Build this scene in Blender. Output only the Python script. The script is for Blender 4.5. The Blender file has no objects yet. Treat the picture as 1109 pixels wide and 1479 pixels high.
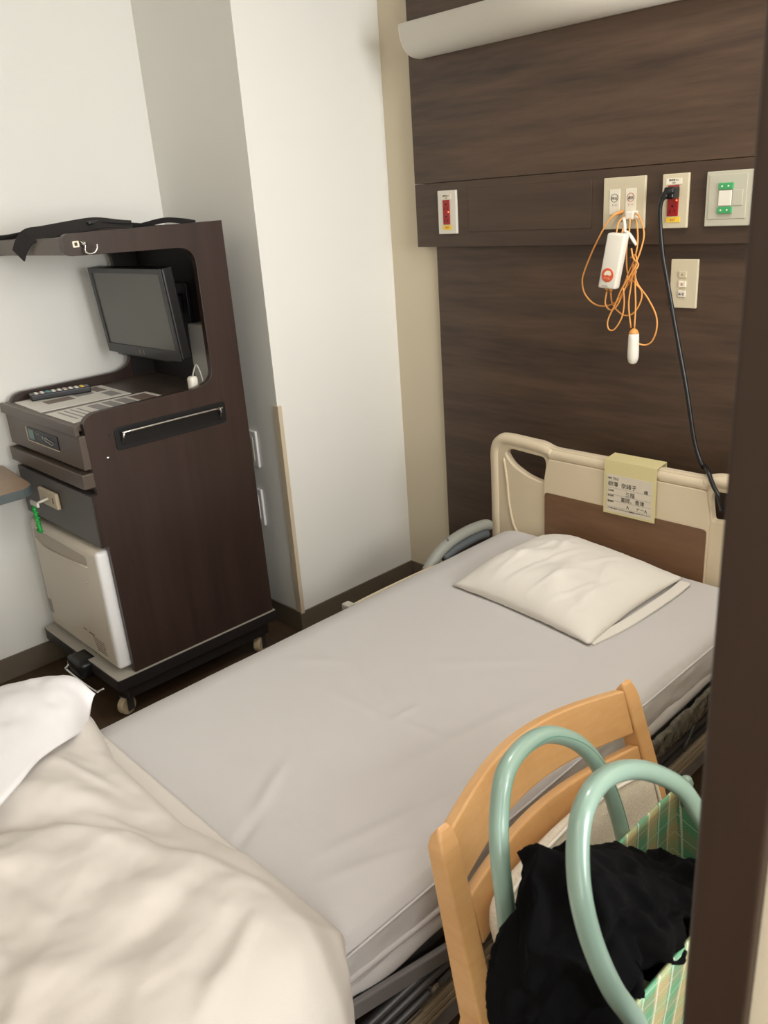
import bpy, bmesh, math, random
from mathutils import Vector, Matrix, noise
random.seed(4)
S = bpy.context.scene
COL = S.collection

# ------------------------------------------------------------------ camera, light, exposure
YAW, PIT, ROL, FPX = -0.828513, -0.362923, -0.0727466, 1199.0
d = Vector((math.sin(YAW)*math.cos(PIT), math.cos(YAW)*math.cos(PIT), math.sin(PIT)))
r0 = Vector((math.cos(YAW), -math.sin(YAW), 0)); u0 = r0.cross(d)
r = math.cos(ROL)*r0 + math.sin(ROL)*u0; u = -math.sin(ROL)*r0 + math.cos(ROL)*u0
cam = bpy.data.cameras.new('camera'); co = bpy.data.objects.new('camera', cam); COL.objects.link(co)
M = Matrix((r, u, -d)).transposed().to_4x4(); M.translation = Vector((0, 0, 1.485)); co.matrix_world = M
cam.sensor_fit = 'HORIZONTAL'; cam.sensor_width = 36; cam.lens = 36*FPX/1109
cam.clip_start = 0.02
cam.dof.use_dof = True; cam.dof.focus_distance = 1.9; cam.dof.aperture_fstop = 14
S.camera = co
W = bpy.data.worlds.new('world'); S.world = W; W.use_nodes = True
W.node_tree.nodes['Background'].inputs[0].default_value = (0.85, 0.93, 1, 1)
W.node_tree.nodes['Background'].inputs[1].default_value = 0.9

def area(name, loc, target, sx, sy, power, color):
    l = bpy.data.lights.new(name, 'AREA'); l.shape = 'RECTANGLE'; l.size = sx; l.size_y = sy
    l.energy = power; l.color = color
    o = bpy.data.objects.new(name, l); COL.objects.link(o); o.location = loc
    o.rotation_euler = (Vector(target)-Vector(loc)).to_track_quat('-Z', 'Y').to_euler()
    return o
area('window_daylight', (1.53, 1.10, 1.62), (-2, 1.10, 1.5), 1.10, 1.3, 64, (0.985, 0.995, 1.0))
area('added_corridor_fill', (1.53, -0.55, 1.65), (-2, -0.55, 1.6), 1.15, 1.25, 42, (1.0, 0.985, 0.95))  # added fill from out of view, brightens the left wall
area('room_ceiling_light', (-0.70, 1.55, 2.36), (-0.70, 1.55, 0), 0.36, 0.36, 11, (1.0, 0.97, 0.93))
area('entrance_ceiling_light', (-0.2, -0.55, 2.37), (-0.2, -0.55, 0), 0.6, 0.6, 5.5, (1.0, 0.88, 0.74))
S.view_settings.view_transform = 'Standard'; S.view_settings.look = 'None'
S.view_settings.gamma = 1; S.view_settings.use_curve_mapping = False
S.view_settings.exposure = 0.0

# ------------------------------------------------------------------ materials
def lin(c):
    return tuple(((v/255)/12.92 if v/255 <= .04045 else ((v/255+.055)/1.055)**2.4) for v in c)+(1,)
def mat(name, rgb, rough=.5, metal=0, bump=0, bscale=200, var=0, vscale=6, stretch=(1,1,1), emit=None, trans=0, alpha=1, sheen=0, coat=0):
    m = bpy.data.materials.new(name); m.use_nodes = True; nt = m.node_tree; b = nt.nodes['Principled BSDF']
    b.inputs['Base Color'].default_value = lin(rgb); b.inputs['Roughness'].default_value = rough
    b.inputs['Metallic'].default_value = metal; b.inputs['Alpha'].default_value = alpha
    b.inputs['Transmission Weight'].default_value = trans
    b.inputs['Sheen Weight'].default_value = sheen; b.inputs['Coat Weight'].default_value = coat
    if emit:
        b.inputs['Emission Color'].default_value = lin(emit[0]); b.inputs['Emission Strength'].default_value = emit[1]
    tc = nt.nodes.new('ShaderNodeTexCoord'); mp = nt.nodes.new('ShaderNodeMapping'); mp.inputs['Scale'].default_value = stretch
    nt.links.new(tc.outputs['Object'], mp.inputs['Vector'])
    if var:
        n = nt.nodes.new('ShaderNodeTexNoise'); n.inputs['Scale'].default_value = vscale; n.inputs['Detail'].default_value = 6
        nt.links.new(mp.outputs[0], n.inputs['Vector'])
        cr = nt.nodes.new('ShaderNodeValToRGB'); c = lin(rgb)
        cr.color_ramp.elements[0].position = .3; cr.color_ramp.elements[1].position = .7
        cr.color_ramp.elements[0].color = tuple(v*(1-var) for v in c[:3])+(1,)
        cr.color_ramp.elements[1].color = tuple(min(1, v*(1+var)) for v in c[:3])+(1,)
        nt.links.new(n.outputs['Fac'], cr.inputs[0]); nt.links.new(cr.outputs[0], b.inputs['Base Color'])
    if bump:
        n2 = nt.nodes.new('ShaderNodeTexNoise'); n2.inputs['Scale'].default_value = bscale; n2.inputs['Detail'].default_value = 3
        nt.links.new(mp.outputs[0], n2.inputs['Vector'])
        bp = nt.nodes.new('ShaderNodeBump'); bp.inputs['Strength'].default_value = bump; bp.inputs['Distance'].default_value = .001
        nt.links.new(n2.outputs['Fac'], bp.inputs['Height']); nt.links.new(bp.outputs[0], b.inputs['Normal'])
    return m
def wood(name, dark, light, stretch, rough=.45, scale=3, fine=1.0, spec=.5):
    m = bpy.data.materials.new(name); m.use_nodes = True; nt = m.node_tree; b = nt.nodes['Principled BSDF']
    b.inputs['Roughness'].default_value = rough; b.inputs['Specular IOR Level'].default_value = spec
    tc = nt.nodes.new('ShaderNodeTexCoord'); mp = nt.nodes.new('ShaderNodeMapping'); mp.inputs['Scale'].default_value = stretch
    nt.links.new(tc.outputs['Object'], mp.inputs['Vector'])
    n = nt.nodes.new('ShaderNodeTexNoise'); n.inputs['Scale'].default_value = scale; n.inputs['Detail'].default_value = 8
    n.inputs['Roughness'].default_value = .6; n.inputs['Distortion'].default_value = .35
    nt.links.new(mp.outputs[0], n.inputs['Vector'])
    n2 = nt.nodes.new('ShaderNodeTexNoise'); n2.inputs['Scale'].default_value = scale*7; n2.inputs['Detail'].default_value = 5
    nt.links.new(mp.outputs[0], n2.inputs['Vector'])
    mx = nt.nodes.new('ShaderNodeMix'); mx.data_type = 'FLOAT'; mx.inputs[0].default_value = .35*fine
    nt.links.new(n.outputs['Fac'], mx.inputs[2]); nt.links.new(n2.outputs['Fac'], mx.inputs[3])
    cr = nt.nodes.new('ShaderNodeValToRGB'); e = cr.color_ramp.elements
    e[0].position = .33; e[1].position = .68; e[0].color = lin(dark); e[1].color = lin(light)
    nt.links.new(mx.outputs[0], cr.inputs[0]); nt.links.new(cr.outputs[0], b.inputs['Base Color'])
    bp = nt.nodes.new('ShaderNodeBump'); bp.inputs['Strength'].default_value = .12; bp.inputs['Distance'].default_value = .001
    nt.links.new(n2.outputs['Fac'], bp.inputs['Height']); nt.links.new(bp.outputs[0], b.inputs['Normal'])
    return m
M_wall = mat('white_wallpaper', (233, 231, 224), .85, bump=.25, bscale=350)
M_wallb = mat('warmlit_beige_wallpaper', (212, 200, 176), .85, bump=.25, bscale=350)  # beige of the head wall is warm lighting put into the colour
M_ceil = mat('ceiling_white', (235, 233, 228), .9)
M_floor = wood('dark_vinyl_floor', (66, 51, 38), (92, 72, 53), (1, 8, 1), .4, 3)
M_base = mat('taupe_baseboard', (104, 93, 78), .6)
M_guard = mat('pale_corner_guard', (206, 190, 164), .55)
M_panel = wood('walnut_wall_laminate', (50, 37, 29), (92, 71, 54), (.55, 1, 6.5), .45, 1.9, .8)
M_panel2 = wood('walnut_strip_laminate', (60, 45, 35), (80, 62, 48), (.5, 1, 9), .45, 1.8, .8)
M_cab = wood('dark_cabinet_laminate', (46, 33, 28), (60, 44, 38), (8, 8, .5), .36, 2.4, .6)
M_cabf = mat('smoky_brown_front', (84, 73, 64), .38, var=.08, vscale=20, stretch=(1, 1, 20))
M_cabin = mat('cabinet_inner_black', (34, 29, 28), .5)
M_edge = mat('worn_grey_laminate', (178, 172, 160), .4)
M_blackp = mat('black_plastic', (20, 20, 22), .35)
M_blackg = mat('black_gloss_plastic', (14, 14, 16), .3)
M_screen = mat('lcd_screen', (92, 92, 86), .28)
M_bezel = mat('satin_black_bezel', (34, 34, 34), .3)
M_chrome = mat('chrome', (220, 220, 218), .18, metal=1)
M_steel = mat('brushed_steel', (170, 168, 160), .35, metal=1)
M_darkmetal = mat('dark_grey_metal', (72, 70, 70), .42, metal=.35)
M_greym = mat('grey_painted_metal', (112, 108, 106), .45)
M_beigem = mat('beige_painted_metal', (150, 136, 114), .5)
M_fridge = mat('cream_fridge_plastic', (214, 203, 186), .32)
M_fridge2 = mat('white_fridge_plastic', (236, 234, 232), .3)
M_cream = mat('cream_bed_plastic', (218, 202, 174), .42)
M_sheet = mat('pale_grey_fitted_sheet', (200, 196, 194), .85, bump=.3, bscale=900)
M_pillow = mat('white_pillowcase', (226, 221, 212), .85, bump=.25, bscale=900)
M_duvet = mat('white_duvet_cover', (214, 207, 199), .9, bump=.25, bscale=900)
M_duvet2 = mat('lit_duvet_cover', (232, 229, 229), .9, bump=.2, bscale=900)  # same white cover, with the light on the turned corner put into the colour
M_hbwood = wood('headboard_brown', (104, 74, 50), (124, 90, 62), (1, 1, 9), .5, 2)
M_white = mat('white_plastic', (232, 226, 212), .35)
M_plate = mat('champagne_wall_plate', (206, 194, 166), .38, metal=.0)
M_plate2 = mat('pale_wall_plate', (222, 216, 202), .35)
M_plateg = mat('grey_beige_wall_plate', (184, 180, 162), .4)
M_red = mat('red_socket', (158, 28, 30), .35)
M_dark = mat('slot_dark', (30, 12, 12), .6)
M_green = mat('green_button', (60, 150, 92), .35, emit=((60, 150, 92), .12))
M_yellow = mat('yellow_sticker', (238, 200, 70), .5)
M_led = mat('orange_led', (255, 120, 60), .4, emit=((255, 110, 50), 2.5))
M_orange = mat('orange_cord', (226, 156, 82), .5)
M_orred = mat('orange_red_button', (214, 88, 52), .45)
M_ink = mat('black_ink', (60, 54, 50), .7)
M_inkred = mat('red_ink', (190, 80, 70), .7)
M_stick = mat('sticker_paper', (232, 224, 204), .6)
M_card = mat('yellow_card_holder', (216, 204, 152), .35)
M_cardp = mat('card_paper', (214, 204, 186), .6)
M_beech = wood('beech', (208, 156, 100), (224, 178, 124), (.8, .8, 7), .35, 2.5, .8)
M_beechY = wood('beech_rail', (208, 156, 100), (224, 178, 124), (7, .8, 7), .35, 2.5, .8)
M_linen = mat('oatmeal_linen', (216, 206, 190), .9, bump=.8, bscale=420, var=.10, vscale=260)
M_pipe = mat('white_piping', (236, 230, 220), .8)
M_mint = mat('mint_vinyl_handle', (140, 166, 152), .3, coat=.3)
M_cloth = mat('black_knit', (8, 8, 9), 1.0, bump=.6, bscale=700)
M_cloth.node_tree.nodes['Principled BSDF'].inputs['Specular IOR Level'].default_value = .12
M_greybox = mat('grey_box_plastic', (170, 168, 160), .5)
M_wire = mat('dark_wire', (50, 48, 46), .4, metal=.6)
M_rubber = mat('grey_rubber_edge', (84, 92, 92), .6)
M_tabletop = mat('tan_tabletop', (150, 124, 98), .4, var=.06, vscale=12)
M_greenkey = mat('green_coil_plastic', (36, 168, 70), .35)
M_remote = mat('bed_remote_grey', (150, 152, 144), .45)
M_remoted = mat('bed_remote_dark', (84, 90, 94), .5)
M_vinyl = mat('smoky_clear_plastic', (84, 80, 70), .25, var=.5, vscale=60, bump=.9, bscale=120)
M_lampw = mat('lamp_diffuser', (238, 232, 220), .5, bump=.2, bscale=500)
M_jamb = wood('door_jamb_brown', (47, 31, 20), (54, 36, 24), (9, 9, .7), .5, 2)
M_strap = mat('black_webbing', (34, 31, 30), .8, bump=.8, bscale=500)
M_paper = mat('printed_sheet', (228, 223, 212), .45)
M_print = mat('grey_print', (150, 146, 142), .5)
M_print2 = mat('brown_print', (124, 106, 96), .5)
M_caster = mat('caster_beige', (196, 178, 148), .5)
M_glass = mat('window_glass', (240, 245, 250), .02, trans=1)

def plaid():
    m = bpy.data.materials.new('woven_green_plaid'); m.use_nodes = True; nt = m.node_tree; b = nt.nodes['Principled BSDF']
    b.inputs['Roughness'].default_value = .6
    tc = nt.nodes.new('ShaderNodeTexCoord'); sep = nt.nodes.new('ShaderNodeSeparateXYZ')
    nt.links.new(tc.outputs['Object'], sep.inputs[0])
    def band(axis_out, freq, ph, width):
        a = nt.nodes.new('ShaderNodeMath'); a.operation = 'MULTIPLY_ADD'; a.inputs[1].default_value = freq; a.inputs[2].default_value = ph
        nt.links.new(axis_out, a.inputs[0])
        f = nt.nodes.new('ShaderNodeMath'); f.operation = 'FRACT'; nt.links.new(a.outputs[0], f.inputs[0])
        l = nt.nodes.new('ShaderNodeMath'); l.operation = 'LESS_THAN'; l.inputs[1].default_value = width; nt.links.new(f.outputs[0], l.inputs[0])
        return l.outputs[0]
    def mix(fac, c1, c2, typ='MIX'):
        x = nt.nodes.new('ShaderNodeMix'); x.data_type = 'RGBA'; x.blend_type = typ
        if isinstance(fac, float): x.inputs[0].default_value = fac
        else: nt.links.new(fac, x.inputs[0])
        for i, c in ((6, c1), (7, c2)):
            if isinstance(c, tuple): x.inputs[i].default_value = c
            else: nt.links.new(c, x.inputs[i])
        return x.outputs[2]
    s = nt.nodes.new('ShaderNodeMath'); s.operation = 'ADD'; nt.links.new(sep.outputs[0], s.inputs[0]); nt.links.new(sep.outputs[1], s.inputs[1])
    V = s.outputs[0]; H = sep.outputs[2]
    teal, beige, mint = lin((34, 150, 122)), lin((196, 176, 128)), lin((150, 190, 140))
    c = mix(band(V, 17, .1, .5), beige, teal)
    c2 = mix(band(H, 17, .3, .5), beige, mint)
    c = mix(.45, c, c2)
    c = mix(band(V, 34, .08, .09), c, lin((226, 228, 214)))
    c = mix(band(H, 34, .2, .05), c, lin((206, 216, 196)))
    w1 = band(V, 260, 0, .5); w2 = band(H, 260, 0, .5)
    xr = nt.nodes.new('ShaderNodeMath'); xr.operation = 'SUBTRACT'; nt.links.new(w1, xr.inputs[0]); nt.links.new(w2, xr.inputs[1])
    ab = nt.nodes.new('ShaderNodeMath'); ab.operation = 'ABSOLUTE'; nt.links.new(xr.outputs[0], ab.inputs[0])
    ml = nt.nodes.new('ShaderNodeMath'); ml.operation = 'MULTIPLY'; ml.inputs[1].default_value = .3; nt.links.new(ab.outputs[0], ml.inputs[0])
    c = mix(ml.outputs[0], c, lin((60, 120, 90)))
    nt.links.new(c, b.inputs['Base Color'])
    bp = nt.nodes.new('ShaderNodeBump'); bp.inputs['Strength'].default_value = .5; bp.inputs['Distance'].default_value = .001
    nt.links.new(ab.outputs[0], bp.inputs['Height']); nt.links.new(bp.outputs[0], b.inputs['Normal'])
    return m
M_plaid = plaid()

# ------------------------------------------------------------------ builders
def mesh_obj(name, bm, m, parent=None, smooth=False, loc=None):
    me = bpy.data.meshes.new(name); bmesh.ops.recalc_face_normals(bm, faces=bm.faces); bm.to_mesh(me); bm.free()
    me.materials.append(m)
    if smooth:
        me.polygons.foreach_set('use_smooth', [True]*len(me.polygons))
    o = bpy.data.objects.new(name, me); COL.objects.link(o)
    if parent is not None:
        o.parent = parent; o.matrix_parent_inverse = Matrix.Identity(4)
        # geometry is authored in world coordinates: bring it into the root's frame
        rt = parent
        off = Vector((0, 0, 0))
        while rt is not None:
            off += rt.location; rt = rt.parent
        me.transform(Matrix.Translation(-off))
    return o
def place_origin(o):
    # move the origin of a single-mesh thing to its base
    vs = [v.co for v in o.data.vertices]
    lo = Vector((min(v.x for v in vs), min(v.y for v in vs), min(v.z for v in vs))); hi = Vector((max(v.x for v in vs), max(v.y for v in vs), 0))
    c = Vector(((lo.x+hi.x)/2, (lo.y+hi.y)/2, lo.z)); o.data.transform(Matrix.Translation(-c)); o.location = c
def tag(o, label, cat, group=None):
    o['label'] = label; o['category'] = cat
    if group: o['group'] = group
    return o
def thing(name, label, cat, loc, group=None):
    o = bpy.data.objects.new(name, None); o.empty_display_size = .05; COL.objects.link(o); o.location = loc
    return tag(o, label, cat, group)
def struct(name, bm, m, smooth=False):
    o = mesh_obj(name, bm, m, None, smooth); o['kind'] = 'structure'; return o

def box(x0, x1, y0, y1, z0, z1, bev=0, seg=2, bm=None):
    own = bmesh.new()
    bmesh.ops.create_cube(own, size=1)
    for v in own.verts:
        v.co = Vector(((x0+x1)/2+v.co.x*(x1-x0), (y0+y1)/2+v.co.y*(y1-y0), (z0+z1)/2+v.co.z*(z1-z0)))
    if bev: bmesh.ops.bevel(own, geom=own.edges[:], offset=bev, segments=seg, profile=.5, affect='EDGES')
    return own if bm is None else merge(bm, own)
def merge(a, b):
    me = bpy.data.meshes.new('tmp'); b.to_mesh(me); b.free(); a.from_mesh(me); bpy.data.meshes.remove(me); return a
def catmull(pts, n=6, closed=False):
    P = [Vector(p) for p in pts]; out = []; N = len(P)
    for i in range(N if closed else N-1):
        p0 = P[(i-1) % N] if closed or i > 0 else P[0]*2-P[1]; p1 = P[i]; p2 = P[(i+1) % N]
        p3 = P[(i+2) % N] if closed or i < N-2 else P[-1]*2-P[-2]
        for k in range(n):
            t = k/n; out.append(.5*((2*p1)+(-p0+p2)*t+(2*p0-5*p1+4*p2-p3)*t*t+(-p0+3*p1-3*p2+p3)*t**3))
    if not closed: out.append(P[-1])
    return out
def tube(pts, rad, n=8, smooth=6, closed=False, bm=None, flat=1.0, cap=True):
    bm = bm or bmesh.new()
    P = catmull(pts, smooth, closed) if smooth else [Vector(p) for p in pts]
    N = len(P); rings = []
    rf = rad if callable(rad) else (lambda t: rad)
    prev = None
    for i, p in enumerate(P):
        t = (P[(i+1) % N]-P[i-1]) if closed else (P[min(i+1, N-1)]-P[max(i-1, 0)])
        if t.length < 1e-9: t = Vector((0, 0, 1))
        t.normalize()
        if prev is None:
            a = t.orthogonal().normalized()
            if abs(t.z) < .9: a = (Vector((0, 0, 1))-t*t.z).normalized()
        else:
            a = prev-t*prev.dot(t)
            a = a.normalized() if a.length > 1e-6 else t.orthogonal().normalized()
        prev = a; b = t.cross(a); R = rf(i/max(1, N-1))
        rings.append([bm.verts.new(p+R*(math.cos(2*math.pi*k/n)*a*flat+math.sin(2*math.pi*k/n)*b)) for k in range(n)])
    for i in range(N if closed else N-1):
        A, B = rings[i], rings[(i+1) % N]
        for k in range(n): bm.faces.new((A[k], A[(k+1) % n], B[(k+1) % n], B[k]))
    if cap and not closed:
        bm.faces.new(rings[0][::-1]); bm.faces.new(rings[-1])
    return bm
def round_poly(pts, seg=6):
    # pts: (a, b, radius)
    out = []; N = len(pts)
    for i, (a, b, rr) in enumerate(pts):
        p = Vector((a, b))
        if rr <= 0: out.append(p); continue
        q0 = Vector(pts[i-1][:2]); q1 = Vector(pts[(i+1) % N][:2])
        v0 = (q0-p); v1 = (q1-p); rr = min(rr, v0.length*.499, v1.length*.499)
        v0.normalize(); v1.normalize()
        s, e = p+v0*rr, p+v1*rr
        for k in range(seg+1):
            t = k/seg; out.append((1-t)**2*s+2*t*(1-t)*p+t*t*e)
    return out
def prism(poly, axis, a, b, bev=0, holes=(), bm=None):
    """extrude a 2D outline along an axis; coordinates of the outline are the two others in order"""
    own = bmesh.new()
    def P(q, w):
        l = [q[0], q[1]]; l.insert(axis, w); return Vector(l)
    loops = [poly]+list(holes)
    edges = []
    for L in loops:
        vs = [own.verts.new(P(q, a)) for q in L]
        edges += [own.edges.new((vs[i], vs[(i+1) % len(vs)])) for i in range(len(vs))]
    res = bmesh.ops.triangle_fill(own, use_beauty=True, use_dissolve=not holes, edges=edges)
    faces = [f for f in own.faces]
    ext = bmesh.ops.extrude_face_region(own, geom=faces)
    dv = P((0, 0), b)-P((0, 0), a)
    for v in ext['geom']:
        if isinstance(v, bmesh.types.BMVert): v.co += dv
    bmesh.ops.recalc_face_normals(own, faces=own.faces)
    if bev:
        es = [e for e in own.edges if len(e.link_faces) == 2 and e.calc_face_angle(0) > 1.0]
        bmesh.ops.bevel(own, geom=es, offset=bev, segments=2, profile=.5, affect='EDGES')
    return own if bm is None else merge(bm, own)
def lathe(prof, c, axis=2, n=20, bm=None):
    """prof: (radius, height along axis) from c"""
    own = bmesh.new(); rings = []
    for (R, h) in prof:
        ring = []
        for k in range(n):
            t = 2*math.pi*k/n; l = [R*math.cos(t), R*math.sin(t)]; l.insert(axis, h); ring.append(own.verts.new(Vector(c)+Vector(l)))
        rings.append(ring)
    for A, B in zip(rings, rings[1:]):
        for k in range(n): own.faces.new((A[k], A[(k+1) % n], B[(k+1) % n], B[k]))
    own.faces.new(rings[0][::-1]); own.faces.new(rings[-1])
    return own if bm is None else merge(bm, own)
def soft_box(c, s, rad, n, disp=None):
    """rounded box, centre c, half sizes s, corner radius rad, grid counts n, displaced by disp(world point, unit normal)->vector"""
    bm = bmesh.new(); c = Vector(c); s = Vector(s)
    for ax in range(3):
        a1, a2 = [i for i in range(3) if i != ax]
        for sg in (-1, 1):
            g = []
            for i in range(n[a1]+1):
                row = []
                for j in range(n[a2]+1):
                    p = Vector((0, 0, 0)); p[ax] = sg*s[ax]; p[a1] = (2*i/n[a1]-1)*s[a1]; p[a2] = (2*j/n[a2]-1)*s[a2]
                    row.append(bm.verts.new(p))
                g.append(row)
            for i in range(n[a1]):
                for j in range(n[a2]):
                    bm.faces.new((g[i][j], g[i+1][j], g[i+1][j+1], g[i][j+1]))
    bmesh.ops.remove_doubles(bm, verts=bm.verts, dist=1e-5)
    R = Vector((rad,)*3) if not isinstance(rad, (tuple, list)) else Vector(rad)
    for v in bm.verts:
        q = v.co.copy(); inner = Vector([max(-(s[k]-R[k]), min(s[k]-R[k], q[k])) for k in range(3)])
        dd = Vector([(q[k]-inner[k])/R[k] for k in range(3)])
        nn = dd.normalized() if dd.length > 1e-9 else Vector((0, 0, 1))
        v.co = inner+Vector([nn[k]*R[k] for k in range(3)])
        nw = Vector([nn[k]/R[k] for k in range(3)]).normalized()
        w = c+v.co
        if disp: w = w+disp(w, nw, v.co)
        v.co = w
    return bm
def text(body, size, origin, xdir, zdir, m, parent, name='lettering', align='LEFT', depth=.0002, sx=1):
    cu = bpy.data.curves.new(name, 'FONT'); cu.body = body; cu.size = size; cu.align_x = align; cu.align_y = 'BOTTOM_BASELINE'
    cu.resolution_u = 1; cu.extrude = depth
    t = bpy.data.objects.new('tmp', cu); COL.objects.link(t)
    dg = bpy.context.evaluated_depsgraph_get(); me = bpy.data.meshes.new_from_object(t.evaluated_get(dg))
    bpy.data.objects.remove(t)
    me.name = name; me.materials.clear(); me.materials.append(m)
    x = Vector(xdir).normalized(); z = Vector(zdir).normalized(); n = x.cross(z)
    T = Matrix((x*sx, z, n)).transposed().to_4x4(); T.translation = Vector(origin); me.transform(T)
    off = Vector((0, 0, 0)); rt = parent
    while rt is not None: off += rt.location; rt = rt.parent
    me.transform(Matrix.Translation(-off))
    o = bpy.data.objects.new(name, me); COL.objects.link(o); o.parent = parent
    return o
def fbm(p, s, seed=0): return noise.fractal(Vector(p)*s+Vector((seed*7.3, seed*3.1, seed*5.7)), 1.0, 2.0, 4)
def ridge(x, y, segs):
    """sum of crease ridges along 2D segments: (x0,y0,x1,y1,height,width)"""
    z = 0
    for (x0, y0, x1, y1, h, w) in segs:
        vx, vy = x1-x0, y1-y0; L = vx*vx+vy*vy; t = max(0, min(1, ((x-x0)*vx+(y-y0)*vy)/L))
        dx, dy = x-x0-vx*t, y-y0-vy*t; dd = math.hypot(dx, dy); fade = math.sin(math.pi*min(1, max(0, t*.86+.07)))
        z += h*math.exp(-(dd/w)**2)*fade
    return z

# ------------------------------------------------------------------ setting
XL, XP, YP, YH, XR, YB, ZC = -2.778, -2.23, 1.598, 2.178, 1.6, -1.6, 2.40
struct('floor', box(XL-.1, XR+.1, YB-.1, YH+.1, -.05, 0), M_floor)
struct('ceiling', box(XL-.1, XR+.1, YB-.1, YH+.1, ZC, ZC+.05), M_ceil)
struct('wall_left', box(XL-.1, XL, YB-.1, YH+.1, 0, ZC), M_wall)
struct('wall_pillar', box(XL, XP, YP, YH, 0, ZC), M_wall)
struct('wall_head', box(XP, XR+.1, YH, YH+.1, 0, ZC), M_wallb)
struct('wall_foot', box(XL, XR, YB-.1, YB, 0, ZC), M_wall)
bm = box(XR, XR+.1, YB, -1.15, 0, ZC); box(XR, XR+.1, .05, .5, 0, ZC, bm=bm); box(XR, XR+.1, -1.15, .05, 0, .98, bm=bm); box(XR, XR+.1, -1.15, .05, 2.3, ZC, bm=bm); box(XR, XR+.1, 2.06, YH, 0, ZC, bm=bm); box(XR, XR+.1, .5, 2.06, 0, .93, bm=bm); box(XR, XR+.1, .5, 2.06, 2.3, ZC, bm=bm)
struct('wall_right', bm, M_wall)
bm = box(XR+.02, XR+.07, .5, .54, .93, 2.3); box(XR+.02, XR+.07, 2.02, 2.06, .93, 2.3, bm=bm); box(XR+.02, XR+.07, .54, 2.02, .93, .97, bm=bm)
box(XR+.02, XR+.07, .54, 2.02, 2.26, 2.3, bm=bm); box(XR+.02, XR+.07, 1.26, 1.30, .97, 2.26, bm=bm)
wf = struct('window_1', bm, M_steel)
mesh_obj('pane', box(XR+.04, XR+.046, .54, 2.02, .97, 2.26), M_glass, wf)
bm = box(XR+.02, XR+.07, -1.15, -1.11, .98, 2.3); box(XR+.02, XR+.07, .01, .05, .98, 2.3, bm=bm); box(XR+.02, XR+.07, -1.11, .01, .98, 1.02, bm=bm); box(XR+.02, XR+.07, -1.11, .01, 2.26, 2.3, bm=bm)
wf = struct('added_window', bm, M_steel)  # added window, out of view, to go with the corridor fill
mesh_obj('pane', box(XR+.04, XR+.046, -1.11, .01, 1.02, 2.26), M_glass, wf)
# baseboards
struct('baseboard_left', box(XL, XL+.006, YB, YP, 0, .085, .002), M_base)
struct('baseboard_pillar', prism([Vector(q) for q in ((XL+.006, YP-.006), (XP+.006, YP-.006), (XP+.006, YH), (XP, YH), (XP, YP), (XL+.006, YP))], 2, 0, .083), M_base)
struct('baseboard_head', box(XP+.006, -1.995, YH-.006, YH, 0, .083, .002), M_base)
# corner guard on the pillar
struct('trim_1', prism([Vector(q) for q in ((XP-.022, YP-.004), (XP+.008, YP-.004), (XP+.008, YP+.012), (XP, YP+.012), (XP, YP), (XP-.022, YP))], 2, .078, .855, .001), M_guard)
# partition wall and dark door jamb beside the camera
struct('wall_entrance', box(-.136, XR, .405, .50, 0, ZC), M_wallb)
struct('door_jamb', prism(round_poly([(-.1735, .395, .004), (-.134, .395, .003), (-.134, .52, .003), (-.1735, .52, .003)]), 2, 0, ZC), M_jamb)
bpy.data.objects['door_jamb'].name = 'trim_2'
# added half-height wall, out of view, to shade the bed side from the window
struct('added_shade_wall', box(.0, .06, .80, YH, 0, 1.05, .004), M_wallb)

# walnut boards on the head wall: each board its own piece of the wall
wh = bpy.data.objects['wall_head']
mesh_obj('lower_board', box(-2.0, -.42, 2.163, YH, 0.0, 1.32, .0015), M_panel, wh)
mesh_obj('service_board', box(-2.063, -.30, 2.138, YH, 1.314, 1.512, .0015), M_panel2, wh)
mesh_obj('upper_board', box(-2.063, -.30, 2.138, YH, 1.5135, 2.36, .0015), M_panel, wh)
mesh_obj('cover_plate', box(-1.832, -1.380, 2.1355, 2.1385, 1.360, 1.490, .001), M_panel2, wh)

# ------------------------------------------------------------------ bed lamp on the wall
prof = [(2.138, 1.876), (2.118, 1.876), (2.094, 1.882), (2.070, 1.897), (2.052, 1.920), (2.043, 1.945), (2.041, 1.962), (2.046, 1.966), (2.138, 1.966)]
t = thing('wall_lamp', 'long white half-round lamp housing mounted high on the walnut wall above the bed', 'lamp', (-1.4, 2.138, 1.876))
cpr = [(2.138, 1.876), (2.124, 1.876)]+[(2.116-.073*math.sin(a)**.9, 1.954-.078*math.cos(a)) for a in [math.pi/2*k/16 for k in range(0, 17)]]+[(2.043, 1.9645), (2.047, 1.9665), (2.138, 1.9665)]
prof = cpr
dfm = mesh_obj('diffuser', prism([Vector(q) for q in cpr], 0, -2.004, -.62), M_lampw, t, True)
for pl in dfm.data.polygons:
    if abs(pl.normal.x) > .9: pl.use_smooth = False
mesh_obj('end_cap', prism([Vector(q) for q in [(a, b) for a, b in prof]], 0, -2.0065, -2.0045), M_white, t)
mesh_obj('end_cap', prism([Vector(q) for q in prof], 0, -.6195, -.6175), M_white, t)

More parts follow.
